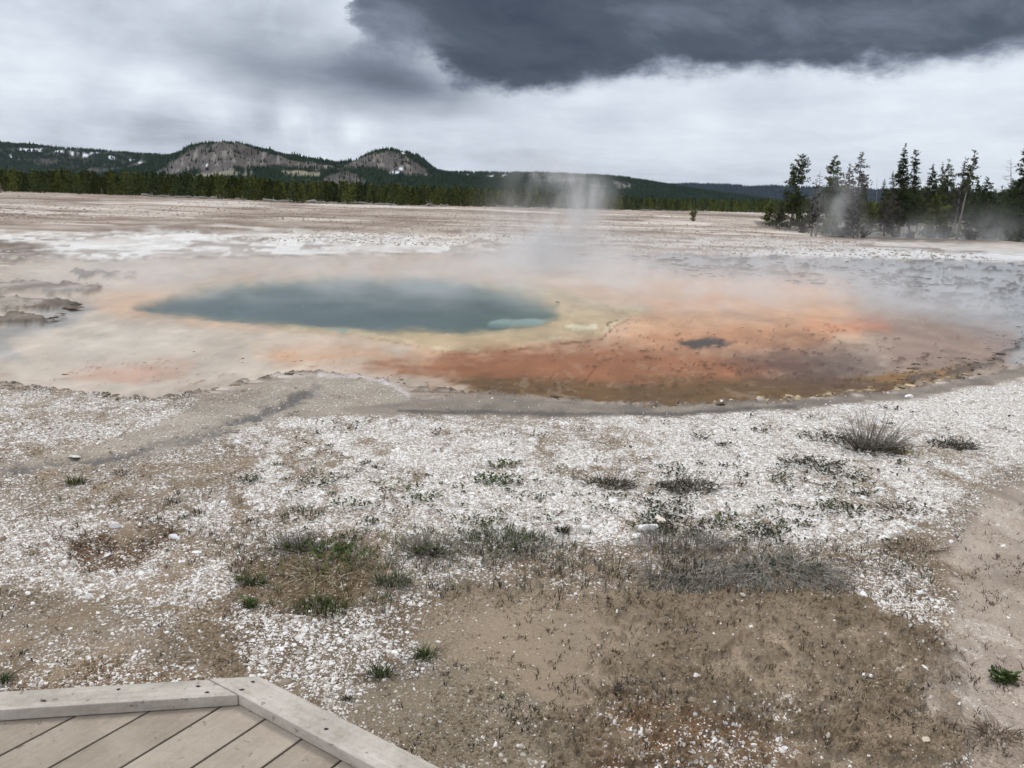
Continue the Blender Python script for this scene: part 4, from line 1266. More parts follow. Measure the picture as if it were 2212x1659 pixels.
def wood_mat(name, c0, c1, ang, speck=0.5, grain=1.0, plank=None):
    mt, nt, p = new_mat(name)
    g = nt.nodes.new('ShaderNodeNewGeometry')
    mp = nt.nodes.new('ShaderNodeMapping'); mp.vector_type = 'TEXTURE'
    mp.inputs['Rotation'].default_value = (0, 0, ang)
    mp.inputs['Scale'].default_value = (0.30, 0.022, 0.05)
    nt.links.new(g.outputs['Position'], mp.inputs[0])
    n1 = noise(nt, mp.outputs[0], 1.0, 5, 0.65)
    n2 = noise(nt, g.outputs['Position'], 5.0, 5, 0.6)
    n3 = noise(nt, g.outputs['Position'], 150.0, 3, 0.7)
    n4 = noise(nt, g.outputs['Position'], 55.0, 4, 0.7)
    f = (n1 - 0.5) * (1.1 * grain) + (n2 - 0.5) * 1.5 + (n3 - 0.5) * speck * 0.8 + (n4 - 0.5) * 0.7 + 0.5
    if plank:
        nx, ny, o0, st = plank
        sp = nt.nodes.new('ShaderNodeSeparateXYZ'); nt.links.new(g.outputs['Position'], sp.inputs[0])
        k = ((E(nt, sp.outputs[0]) * nx + E(nt, sp.outputs[1]) * ny - o0) / st).m('FLOOR')
        wn = nt.nodes.new('ShaderNodeTexWhiteNoise'); wn.noise_dimensions = '1D'; nt.links.new(k.v, wn.inputs['W'])
        f = f + (E(nt, wn.outputs['Value']) - 0.5) * 0.45
    n = nt.nodes.new('ShaderNodeClamp'); nt.links.new(f.v, n.inputs[0])
    c = mixc(nt, E(nt, n.outputs[0]), c0, c1)
    # grime flecks
    fl = noise(nt, g.outputs['Position'], 38.0, 2, 0.5)
    fl = fl.ss(0.66, 0.74)
    c = mixc(nt, fl * 0.6, c, tuple(x * 0.45 for x in c0))
    nt.links.new(c, p.inputs['Base Color'])
    p.inputs['Roughness'].default_value = 0.75
    p.inputs['Specular IOR Level'].default_value = 0.25
    bump(nt, n1 * 0.8 + n3 * 0.5 + n4 * 0.4, 0.35, 0.0025, p.inputs['Normal'])
    return mt


def prism(mb_bm, pts, z0, z1):
    import bmesh
    lo = [mb_bm.verts.new((x, y, z0)) for x, y in pts]
    hi = [mb_bm.verts.new((x, y, z1)) for x, y in pts]
    n = len(pts)
    mb_bm.faces.new(hi); mb_bm.faces.new(lo[::-1])
    for i in range(n):
        mb_bm.faces.new((lo[i], lo[(i + 1) % n], hi[(i + 1) % n], hi[i]))


def bm_obj(name, bm, mat, parent, bevel=0.0, loc=None):
    import bmesh
    bmesh.ops.recalc_face_normals(bm, faces=bm.faces)
    if bevel:
        bmesh.ops.bevel(bm, geom=list(bm.edges), offset=bevel, segments=2, profile=0.6, affect='EDGES')
    me = bpy.data.meshes.new(name); bm.to_mesh(me); bm.free()
    me.materials.append(mat)
    o = bpy.data.objects.new(name, me); COL.objects.link(o)
    if parent: o.parent = parent
    return o


def clip(poly, p, n):
    """keep the side of the line through p where (q-p).n <= 0"""
    out = []
    for i in range(len(poly)):
        a, b = poly[i], poly[(i + 1) % len(poly)]
        da, db = (a - p).dot(n), (b - p).dot(n)
        if da <= 0: out.append(a)
        if (da < 0 < db) or (db < 0 < da): out.append(a + (b - a) * (da / (da - db)))
    return out


def boardwalk():
    import bmesh
    v2 = lambda p: Vector((p.x, p.y))
    c_in = v2(at(515.5, 1513, ZD + HK / 2))
    l_in = (v2(at(0, 1532.5, ZD + HK)) + v2(at(0, 1559.5, ZD))) / 2
    r_in = (v2(at(737, 1621.8, ZD + HK)) + v2(at(737, 1643.5, ZD))) / 2
    a, b = (l_in - c_in).normalized(), (r_in - c_in).normalized()
    na, nb = Vector((a.y, -a.x)), Vector((-b.y, b.x))
    if na.y < 0: na = -na
    if nb.y < 0: nb = -nb
    wl = (v2(at(200, 1481.4, ZD + HK)) - c_in).dot(na)
    wr = (v2(at(737, 1550, ZD + HK)) - c_in).dot(nb)
    print('kerb widths', wl, wr, 'dirs', a, b)
    jo = v2(at(449, 1467.5, ZD + HK))
    jo = jo + na * (wl - (jo - c_in).dot(na))
    # outer corner: both outer lines
    A = Matrix(((na.x, na.y), (nb.x, nb.y)))
    oc = A.inverted() @ Vector((wl + c_in.dot(na), wr + c_in.dot(nb)))
    LA, LB = 3.2, 2.6
    walk = empty('boardwalk', (0, 0, 0), label='grey-brown composite boardwalk corner with a raised kerb at the lower left', cat='boardwalk')
    grey0, grey1 = lin(148, 138, 124), lin(204, 195, 183)
    ka, kb = wood_mat('kerb_wood', grey0, grey1, math.atan2(a.y, a.x)), wood_mat('kerb_wood_right', grey0, grey1, math.atan2(b.y, b.x))
    jd = (jo - c_in).normalized(); jn = Vector((jd.y, -jd.x)) * 0.0016
    if jn.x < 0: jn = -jn
    bm = bmesh.new()
    prism(bm, [c_in - jn, jo - jn, jo + a * LA, c_in + a * LA], ZD + .003, ZD + HK)
    kl = bm_obj('kerb_board', bm, ka, walk, 0.004)
    bm = bmesh.new()
    prism(bm, [c_in + jn, c_in + b * LB, c_in + b * LB + nb * wr, oc, jo + jn], ZD + .003, ZD + HK)
    kr = bm_obj('kerb_board', bm, kb, walk, 0.004)
    # planks
    lines = [((0, 1633.4), (147, 1553.4)), ((103, 1659), (310, 1542.4)), ((256.6, 1659), (466.6, 1531)), ((413, 1659), (570, 1555)), ((566.6, 1659), (648, 1597.7))]
    d = Vector((0, 0))
    for p, q in lines[1:4]: d += (v2(at(*q, ZD)) - v2(at(*p, ZD))).normalized()
    d.normalize(); nn = Vector((d.y, -d.x))
    offs = sorted(((v2(at(*p, ZD)) + v2(at(*q, ZD))) / 2).dot(nn) for p, q in lines)
    step = (offs[-1] - offs[0]) / 4
    print('board', d, offs, step)
    bm = bmesh.new()
    gap = 0.0075
    for k in range(-26, 20):
        o0, o1 = offs[0] + k * step + gap / 2, offs[0] + (k + 1) * step - gap / 2
        poly = [nn * o0 - d * 6, nn * o1 - d * 6, nn * o1 + d * 6, nn * o0 + d * 6]
        poly = clip(poly, c_in + na * (wl - .012), na)
        if len(poly) > 2: poly = clip(poly, c_in + nb * (wr - .012), nb)
        for p, n in ((c_in + a * LA, a), (c_in + b * LB, b), (Vector((0, -2.2)), Vector((0, -1)))):
            if len(poly) > 2: poly = clip(poly, p, n)
        if len(poly) > 2: prism(bm, poly, ZD - .026, ZD)
    bm_obj('deck', bm, wood_mat('deck_wood', lin(137, 124, 108), lin(174, 160, 144), math.atan2(d.y, d.x), .9, .8, (nn.x, nn.y, offs[0], step)), walk, 0.003)
    # frame under the planks: rim joists on posts
    fm = wood_mat('frame_wood', lin(74, 64, 55), lin(108, 96, 84), math.atan2(a.y, a.x))
    bm = bmesh.new()
    i0 = c_in + na * (wl - .06); i1 = c_in + na * (wl - .02)
    prism(bm, [i0 + b * .02, i1 + b * .02, i1 + a * LA, i0 + a * LA], ZD - .22, ZD - .028)
    i0 = c_in + nb * (wr - .06); i1 = c_in + nb * (wr - .02)
    prism(bm, [i0 + b * .06, i1 + b * .06, i1 + b * LB, i0 + b * LB], ZD - .22, ZD - .028)
    for t in (.5, 1.1, 1.7, 2.3):
        q = c_in - na * t
        prism(bm, [q + b * .5, q + b * .5 - na * .04, q + a * LA - na * .04, q + a * LA], ZD - .20, ZD - .030)
    bm_obj('joist_frame', bm, fm, walk)
    for q in (c_in + na * (wl - .14) - Vector((.06, 0)), c_in + a * 1.6 + na * (wl - .14), c_in + b * 1.4 + nb * (wr - .14)):
        bm = bmesh.new()
        prism(bm, [q + Vector(s) for s in ((-.045, -.045), (.045, -.045), (.045, .045), (-.045, .045))], -.4, ZD - .031)
        bm_obj('post', bm, fm, walk)
    # screws
    smt, nt, p = new_mat('screw_hole'); p.inputs['Base Color'].default_value = (.02, .017, .015, 1); p.inputs['Roughness'].default_value = .6
    for i, (cx, cy) in enumerate(((283, 757), (768, 683), (1283, 662), (1343, 702), (1640, 634), (1567, 686), (2113, 940))):
        q = at(cx / 3, 1261.8 + cy / 3, ZD + HK)
        mb = MB()
        r = random.Random(i)
        n = 9
        mb.poly([(q.x + math.cos(t) * .0045 * r.uniform(.7, 1.5) * (1.5 if abs(math.cos(t)) > .7 else .9), q.y + math.sin(t) * .0045 * r.uniform(.7, 1.4), ZD + HK + .0012) for t in [6.283 * j / n for j in range(n)]])
        mb.poly([(q.x + math.cos(t) * .0030, q.y + math.sin(t) * .0030, ZD + HK + .0022) for t in [6.283 * j / n for j in range(n)]])
        mb.build('screw', smt, kl if i < 4 else kr)
    return walk


boardwalk()

# ------------------------------------------------------------------ gravel, stones
STONE = None


def stone_mat():
    mt, nt, p = new_mat('sinter_stone')
    a = attr(nt, 'col').outputs['Color']
    g = nt.nodes.new('ShaderNodeNewGeometry')
    n1 = noise(nt, g.outputs['Position'], 60, 5, 0.7); n2 = noise(nt, g.outputs['Position'], 14, 4, 0.6)
    k = 0.72 + n1 * 0.35 + n2 * 0.30
    c = mixc(nt, 1.0, a, comb(nt, k, k, k), 'MULTIPLY')
    nt.links.new(mixc(nt, n2.ss(0.62, 0.74) * 0.5, c, lin(168, 146, 120)), p.inputs['Base Color'])
    p.inputs['Roughness'].default_value = 0.92; p.inputs['Specular IOR Level'].default_value = 0.2
    bump(nt, n1 + n2, 0.6, 0.01, p.inputs['Normal'])
    return mt


STONE = stone_mat()
CHIPMAT = attr_mat('sinter_chip', 0.9, 0.2, 0.12, 40.0)


def chip_field(x, y, name='chip'):
    r, c = gidx(x, y)
    return GF[name][r, c]


def chip_mesh(x, y, z, s, flat=(0.25, 0.7), longer=1.0, tilt=.28):
    """five-sided flakes lying on the ground: vertices, side and top faces"""
    n = len(x)
    k = 5
    ang = RNG.random((n, 1)) * 6.28 + np.arange(k)[None] * 2 * math.pi / k + RNG.normal(0, .25, (n, k))
    rad = s[:, None] * RNG.uniform(0.65, 1.25, (n, k))
    el = RNG.uniform(0.55, 1.0, n)[:, None]
    ca, sa = np.cos(ang) * rad * longer, np.sin(ang) * rad * el
    yaw = RNG.random(n)[:, None] * 6.28
    px, py = ca * np.cos(yaw) - sa * np.sin(yaw), ca * np.sin(yaw) + sa * np.cos(yaw)
    h = s * RNG.uniform(flat[0], flat[1], n)
    tx, ty = RNG.normal(0, tilt, n)[:, None], RNG.normal(0, tilt, n)[:, None]
    V = np.zeros((n, 2 * k, 3))
    V[:, :k, 0] = x[:, None] + px; V[:, :k, 1] = y[:, None] + py; V[:, :k, 2] = z[:, None] - 0.3 * h[:, None]
    V[:, k:, 0] = x[:, None] + px * 0.72; V[:, k:, 1] = y[:, None] + py * 0.72
    V[:, k:, 2] = z[:, None] + .75 * h[:, None] + px * tx + py * ty
    b = np.arange(n)[:, None] * 2 * k
    side = np.stack([np.concatenate([b + j, b + (j + 1) % k, b + k + (j + 1) % k, b + k + j], 1) for j in range(k)], 1).reshape(-1, 4)
    top = b + k + np.arange(k)[None]
    return V.reshape(-1, 3), [side, top], 2 * k


def gravel():
    N = 560000
    y = 1 / RNG.uniform(1 / 16.0, 1 / 2.2, N)
    x = RNG.uniform(-0.92, 0.86, N) * (y + 0.6)
    f = chip_field(x, y)
    clump = fbm(x * 3.3, y * 3.3, 4, 500)
    keep = RNG.random(N) < np.clip(f * 1.15 * sstep(0.25, 0.55, clump + (f - .4) * .6) + 0.035, 0, 1) * (1 - chip_field(x, y, 'inpool') * .97)
    x, y, f = x[keep], y[keep], f[keep]
    n = len(x)
    z = chip_field(x, y, 'z')
    s = RNG.lognormal(math.log(0.0024), 0.72, n) + 0.00050 * y
    s = np.minimum(s, 0.03)
    s *= 0.75 + 0.4 * f
    V, faces, rep = chip_mesh(x, y, z, s)
    t = RNG.random(n)
    pal = np.array([lin(132, 114, 94), lin(176, 162, 146), lin(212, 203, 194), lin(234, 229, 223), lin(244, 242, 239)])
    q = np.clip(t ** 1.15 * 0.92 + f * 0.24 - 0.12, 0, 0.999) * 4
    i = q.astype(int); fr = (q - i)[:, None]
    c = pal[i] * (1 - fr) + pal[np.minimum(i + 1, 4)] * fr
    o = mesh_np('gravel', V, faces, CHIPMAT, cols={'col': np.repeat(c, rep, 0)})
    tag(o, kind='stuff', label='loose white sinter chips strewn over the ground', cat='gravel')


gravel()


def crumbs():
    # brown soil crumbs between the chips and on the mossy dirt
    N = 150000
    y = 1 / RNG.uniform(1 / 8.0, 1 / 2.2, N)
    x = RNG.uniform(-0.92, 0.86, N) * (y + 0.6)
    f, w = chip_field(x, y), chip_field(x, y, 'wet')
    cl = wfbm(x * 2.5, y * 2.5, 4, 520)
    keep = RNG.random(N) < np.clip(1.15 - f * 1.3 - w * 2.2, 0, 1) * sstep(.35, .62, cl)
    x, y = x[keep], y[keep]; n = len(x)
    c = chip_field(x, y, 'col') * RNG.uniform(.68, 1.3, (n, 1)) * np.array((1.0, .98, .95))
    s = RNG.lognormal(math.log(.0033), .5, n) + .0003 * y
    V, faces, rep = chip_mesh(x, y, chip_field(x, y, 'z'), s, (.5, 1.1))
    tag(mesh_np('soil_crumbs', V, faces, CHIPMAT, cols={'col': np.repeat(c, rep, 0)}), kind='stuff', label='brown crumbs of dirt between the chips', cat='soil')
    # broken crust along the pool margins and on the wet flats behind
    xs, ys, ss, cs = [], [], [], []
    def along(pts, n, spread, size, cols):
        P = np.array(pts, float)
        L_ = np.concatenate([[0], np.cumsum(np.hypot(*np.diff(P, axis=0).T))])
        t = RNG.random(n) * L_[-1]
        px = np.interp(t, L_, P[:, 0]) + RNG.normal(0, spread * 2, n); py = np.interp(t, L_, P[:, 1]) + RNG.normal(0, spread, n)
        keep_ = fbm(px / 26, py / 9, 3, 530) > .46
        for a_, b_ in zip(px[keep_], py[keep_]):
            g = at(a_, b_); xs.append(g.x); ys.append(g.y)
            ss.append(RNG.lognormal(math.log(size), .5)); cs.append(np.array(cols[RNG.integers(len(cols))]) * RNG.uniform(.7, 1.25))
    dk_, tn_, og_ = lin(84, 74, 62), lin(196, 174, 138), lin(150, 100, 56)
    along([(-20, 832), (100, 842), (190, 850), (300, 862), (390, 854), (470, 836), (560, 818), (650, 806)], 420, 3, .03, (dk_, dk_, lin(130, 112, 92)))
    along([(650, 806), (760, 802), (900, 826), (1010, 846), (1150, 858), (1300, 868), (1500, 874)], 300, 4, .025, (dk_, dk_, og_))
    along([(1400, 872), (1650, 868), (1800, 852), (1950, 834), (2060, 814), (2150, 790), (2230, 760)], 420, 5, .034, (dk_, dk_, tn_, tn_, lin(120, 100, 76)))
    along([(1950, 806), (2080, 790), (2160, 760), (2220, 700), (2260, 640)], 260, 12, .04, (dk_, dk_, lin(70, 62, 56)))
    along([(100, 690), (170, 650), (216, 618), (150, 606)], 160, 3, .05, (dk_, lin(120, 106, 92)))
    along([(150, 790), (500, 780), (900, 800), (1000, 830)], 50, 10, .022, (og_, lin(120, 84, 54)))
    along([(1250, 700), (1500, 720), (1800, 720), (2000, 760)], 60, 26, .03, (lin(66, 54, 48), dk_, lin(96, 70, 52)))
    along([(1260, 560), (1500, 572), (1750, 590), (2000, 600)], 520, 11, .11, (lin(66, 62, 60), lin(84, 78, 74)))
    along([(1700, 600), (1900, 610), (2050, 616)], 140, 4, .10, (lin(60, 56, 54),))
    along([(-20, 560), (60, 545), (130, 556)], 60, 6, .08, (dk_, lin(220, 216, 210)))
    x, y, s, c = np.array(xs), np.array(ys), np.array(ss), np.array(cs)
    s = s * np.clip(.3 + y / 60, .4, .9)
    z = np.maximum(chip_field(x, y, 'z'), WATER_Z - .004)
    V, faces, rep = chip_mesh(x, y, z, s, (.10, .22), 1.6, .03)
    tag(mesh_np('crust_fragments', V, faces, CHIPMAT, cols={'col': np.repeat(c, rep, 0)}), kind='stuff', label='broken crust along the pool margins', cat='crust')
    # hummocks and dead tufts on the far flats
    n = 16000
    y = 1 / RNG.uniform(1 / 230, 1 / 33, n); x = RNG.uniform(-.8, .8, n) * y
    keep = (chip_field(x, y, 'inpool') < .05) & (fbm(x / 14, y / 22, 4, 540) > .43)
    x, y = x[keep], y[keep]; n = len(x)
    h = RNG.uniform(.01, .05, n) * (1 + y / 60); w = RNG.uniform(.03, .10, n) * (1 + y / 90)
    z = chip_field(x, y, 'z') - .02
    th = RNG.random(n) * 6.28
    V = np.zeros((n, 4, 3))
    for i in range(3):
        a_ = th + i * 2.094
        V[:, i, 0] = x + np.cos(a_) * w; V[:, i, 1] = y + np.sin(a_) * w; V[:, i, 2] = z
    V[:, 3, 0] = x + RNG.normal(0, .03, n); V[:, 3, 1] = y; V[:, 3, 2] = z + h
    b = np.arange(n) * 4
    F_ = np.concatenate([np.stack([b, b + 1, b + 3], 1), np.stack([b + 1, b + 2, b + 3], 1), np.stack([b + 2, b, b + 3], 1)])
    pal = np.array([lin(128, 111, 96), lin(140, 124, 108), lin(112, 98, 86), lin(166, 152, 138), lin(150, 130, 106)])
    c = pal[RNG.integers(0, len(pal), n)] * RNG.uniform(.8, 1.15, (n, 1))
    tag(mesh_np('dead_grass', V.reshape(-1, 3), F_, CHIPMAT, cols={'col': np.repeat(c, 4, 0)}), kind='stuff', label='low hummocks and dead tufts on the far flats', cat='grass')


crumbs()


def rock(px, py, w, label, aspect=0.6, c=None, flat=0.45, seed=0):
    import bmesh
    r = random.Random(seed * 7 + 3)
    g = ground_at(px, py)
    R_ = w / 2 * g.length / F
    bm = bmesh.new()
    bmesh.ops.create_icosphere(bm, subdivisions=3, radius=1.0)
    dirs = [(Vector((r.gauss(0, 1), r.gauss(0, 1), r.gauss(0, .8))).normalized(), r.uniform(.45, .8)) for _ in range(9)]
    from mathutils import noise as mn
    for v in bm.verts:
        p = v.co.copy()
        for d, h in dirs:
            t = p.dot(d)
            if t > h: p -= d * (t - h)
        p *= 1 + .10 * mn.noise(p * 2.1 + Vector((seed, 0, 0))) + .05 * mn.noise(p * 6 + Vector((0, seed, 0)))
        v.co = Vector((p.x, p.y * aspect, p.z * flat)) * R_
    me = bpy.data.meshes.new('rock'); bm.to_mesh(me); bm.free()
    a_ = me.attributes.new('col', 'FLOAT_COLOR', 'POINT')
    cc = c or lin(236, 231, 225)
    a_.data.foreach_set('color', np.tile(np.array(cc + (1,), dtype=np.float32), len(me.vertices)))
    me.materials.append(STONE)
    o = bpy.data.objects.new('rock', me); COL.objects.link(o)
    o.location = g + Vector((0, 0, R_ * flat * .35))
    o.rotation_euler = (r.gauss(0, .12), r.gauss(0, .12), r.gauss(0, .5))
    tag(o, label, 'rock', 'larger white stones on the gravel')


ROCKS = [
    (1402, 1150, 54, 'largest white rock, a broad block at the edge of the dry grey grass', .5, None, .55), (1267, 1140, 30, 'rounded white rock left of the largest block', .7, None, .6),
    (1299, 1134, 16, 'small round white stone between the two biggest rocks', .8, None, .7), (1424, 1129, 46, 'flat pinkish-cream slab just behind the largest white rock', .5, lin(222, 205, 190), .3),
    (853, 1409, 22, 'angular bright white stone beside the dark grass tufts near the boardwalk', .8, None, .6), (194, 1290, 20, 'pointed white stone on the bare gravel at the left', .7, None, .7),
    (62, 1281, 16, 'lone white stone nearest the left picture edge on the grey gravel', .7, None, .5), (212, 1297, 14, 'small white stone touching the pointed one at the left', .6, None, .5),
    (250, 1141, 26, 'bright white rock topping the stony patch at the left', .6, None, .6), (32, 1177, 26, 'tilted cream slab at the left picture edge', .4, lin(232, 224, 212), .3),
    (377, 1164, 28, 'flat grey-white slab right of the brown dirt patch', .6, lin(224, 222, 220), .35), (218, 1099, 16, 'small pale rock above the stony patch at the left', .7, None, .6),
    (233, 1200, 18, 'white stone sunk in the dark dirt of the left patch', .6, None, .5), (448, 1240, 12, 'small sharp white stone left of the green grass', .8, None, .8),
    (425, 1199, 30, 'broad low white slab left of the leafy green clump', .5, None, .25), (956, 1183, 26, 'white stone half hidden beside the twiggy green clump', .6, None, .6),
    (941, 1265, 12, 'bright white stone below the grass strip at the centre', .9, None, .9), (1000, 1138, 10, 'upright little white stone above the grass strip', .5, None, 1.2),
    (1904, 1060, 36, 'long white slab on the right-hand gravel below the wiry shrub', .4, None, .3), (2096, 1037, 14, 'white stone at the edge of the pinkish mud on the right', .7, None, .7),
    (2041, 1110, 16, 'white stone right of the curved line of dark twigs', .7, None, .6), (1773, 1111, 14, 'white pointed stone in the leafy gravel at the right', .6, None, .6),
    (2053, 1173, 14, 'white stone low on the slope beside the pinkish mud', .6, None, .6), (1660, 1116, 14, 'small white stone above the matted grey grass', .7, None, .5),
    (1563, 1125, 12, 'rounded white pebble among green sprigs above the matted grass', .8, None, .6), (2074, 1026, 18, 'flat pale stone beyond the stone at the mud edge', .5, None, .3),
    (1730, 1514, 18, 'flat white stone on the mossy brown dirt, upper of a pair', .6, None, .4), (1735, 1543, 12, 'rough white stone on the mossy dirt, lower of a pair', .8, None, .7),
    (1541, 1536, 10, 'small white stone at the left of the mossy brown dirt', .8, None, .6), (1543, 1600, 18, 'white stone in the chip-strewn dirt at the bottom', .8, None, .7),
    (1696, 1616, 18, 'large white chip at the right end of the bottom chip cluster', .7, None, .6), (1628, 1613, 16, 'white chunk in the middle of the bottom chip cluster', .8, None, .6),
    (1878, 1480, 14, 'white stone with a dark underside on the mossy dirt', .7, None, .7), (2018, 1578, 12, 'white stone on the dirt tongue beside the mud, lower right', .7, None, .4),
    (1603, 1301, 15, 'cream stone below the matted grey grass', .7, lin(226, 214, 196), .6), (2044, 1353, 15, 'tan stone at the edge of the sparse mud sprigs', .7, lin(214, 198, 172), .6),
    (1995, 1620, 26, 'flat tan slab in the wet dirt at the bottom right', .7, lin(196, 178, 156), .25), (1964, 855, 24, 'white stone on the dark shore sand at the right', .5, None, .4),
    (1558, 875, 9, 'small white stone on the dark shore band', .8, None, .7), (160, 985, 30, 'thin pale slab beside the dark runoff channel', .45, lin(206, 199, 190), .12)]
for i, (px, py, w, lab, asp, c, fl) in enumerate(ROCKS): rock(px, py, w, lab, asp, c, fl, i)

# ------------------------------------------------------------------ plants
BLADE = attr_mat('plant_blades', 0.75, 0.2, 0.25, 30.0, 0.2)
TWIG = attr_mat('plant_twigs', 0.9, 0.1, 0.25, 30.0)
PC = dict(green=(0.090, 0.125, 0.030), deep=(0.060, 0.085, 0.030), dark=(0.050, 0.056, 0.030), sage=(0.13, 0.135, 0.085), grey=(0.21, 0.19, 0.16), straw=(0.34, 0.28, 0.19), brown=(0.14, 0.095, 0.06),
          olive=(0.125, 0.13, 0.040), yellow=(0.30, 0.26, 0.06), ash=(0.30, 0.27, 0.225), umber=(0.075, 0.056, 0.043))


def blades(mb, r, n, rx, ry, h, c, bend=0.5, w=0.0035, lie=0.0, ctr=0.5, bias=(0, 0)):
    for i in range(n):
        a = r.random() * 6.28; q = r.random() ** ctr
        b = Vector((math.cos(a) * q * rx, math.sin(a) * q * ry, -0.006))
        d = Vector((math.cos(a) * q * 1.1 + r.gauss(0, .6) + bias[0], math.sin(a) * q * 1.1 + r.gauss(0, .6) + bias[1], 0))
        hh = h * r.uniform(.45, 1.1)
        up = 1 - lie
        p1 = b + Vector((d.x * .35, d.y * .35, up)) * hh * .5
        p2 = p1 + Vector((d.x * (.5 + bend), d.y * (.5 + bend), up * (1 - bend * .9) + r.gauss(0, .08))) * hh * .5
        s = Vector((-d.y, d.x, 0)) if d.length > .01 else Vector((1, 0, 0))
        s = (s.normalized() + Vector((r.gauss(0, .4), r.gauss(0, .4), r.gauss(0, .2)))).normalized() * w * r.uniform(.7, 1.3)
        m_ = r.uniform(.6, 1.45)
        cc = tuple(x * m_ for x in c)
        k = len(mb.v)
        mb.v += [tuple(b - s), tuple(b + s), tuple(p1 - s * .8), tuple(p1 + s * .8), tuple(p2)]
        mb.f += [(k, k + 1, k + 3, k + 2), (k + 2, k + 3, k + 4)]
        mb.c += [cc] * 5


def leaves(mb, r, n, rx, ry, h, c, size=.05):
    for i in range(n):
        a = r.random() * 6.28; q = r.random() ** .5
        b = Vector((math.cos(a) * q * rx, math.sin(a) * q * ry, h * r.uniform(-.05, .55)))
        t = r.random() * 6.28
        L = size * r.uniform(.6, 1.25)
        d = Vector((math.cos(t), math.sin(t), r.uniform(.2, 1.1))).normalized()
        s = d.cross(Vector((0, 0, 1))).normalized() * L * .2
        m_ = r.uniform(.6, 1.5); cc = tuple(x * m_ for x in c)
        mid = b + d * L * .5 + Vector((0, 0, .004)); tip = b + d * L - Vector((0, 0, L * .15))
        k = len(mb.v)
        mb.v += [tuple(b), tuple(mid - s), tuple(tip), tuple(mid + s)]
        mb.f.append((k, k + 1, k + 2, k + 3)); mb.c += [cc] * 4


def twigs(mb, r, n, rx, ry, h, c, lie=.3, rad=.0028, bias=(0, 0)):
    for i in range(n):
        a = r.random() * 6.28; q = r.random() ** .6
        b = Vector((math.cos(a) * q * rx * .8, math.sin(a) * q * ry * .8, -.005))
        d = Vector((math.cos(a) * q + r.gauss(0, .4) + bias[0], math.sin(a) * q + r.gauss(0, .4) + bias[1], (1 - lie) * r.uniform(.5, 1.3))).normalized()
        L = h * r.uniform(.5, 1.15)
        m_ = r.uniform(.6, 1.4); cc = tuple(x * m_ for x in c)
        p1 = b + d * L * .5 + Vector((r.gauss(0, .05), r.gauss(0, .05), r.gauss(0, .03))) * L
        p2 = p1 + (d + Vector((r.gauss(0, .25), r.gauss(0, .25), r.gauss(0, .15)))).normalized() * L * .5
        mb.tube([b, p1, p2], [rad, rad * .8, rad * .35], 3, cc)
        for j in range(2):
            p = b + (p1 - b) * r.uniform(.5, 1) if j else p1 + (p2 - p1) * r.uniform(.1, .7)
            e = p + (d + Vector((r.gauss(0, .6), r.gauss(0, .6), r.gauss(0, .3)))).normalized() * L * r.uniform(.15, .35)
            mb.tube([p, e], [rad * .7, rad * .3], 3, cc)


def plant(kind, label, px, py, w, h, spec, group=None, seed=0, ratio=0.55, cat='plant', bias=(0, 0)):
    r = random.Random(seed * 13 + 5)
    g = ground_at(px, py)
    s = g.length / F
    rx, H = w / 2 * s * 1.08, h * s * 1.05
    ry = rx * ratio
    g.y += ry * .5
    g.z = gz(g.x, g.y)
    root = empty(kind, g, label=label, cat=cat, group=group)
    lod = max(1.0, g.y / 6.0)
    area = max(.25, min(3.5, (rx * ry) / .05))
    for typ, n, c, hs, ss in spec:
        n = max(14, int(n * 1.5 * area ** .75))
        c = PC[c]
        mb = MB()
        if typ == 'grass': blades(mb, r, n, rx * ss, ry * ss, H * hs, c, w=.0026 * lod, bias=bias); nm, mt = 'blades', BLADE
        elif typ == 'mat': blades(mb, r, n, rx * ss, ry * ss, max(.16, H * hs * 1.6), c, bend=.9, w=.0024 * lod, lie=.72, bias=bias); nm, mt = 'dry_stems', TWIG
        elif typ == 'leaf': leaves(mb, r, n, rx * ss, ry * ss, H * hs, c, size=.040 * (.6 + .4 * lod)); nm, mt = 'leaves', BLADE
        else: twigs(mb, r, n, rx * ss, ry * ss, H * hs, c, rad=.0024 * lod, bias=bias, lie=.15 if typ == 'twig' else .7); nm, mt = 'twigs', TWIG
        mb.build(nm, mt, root)


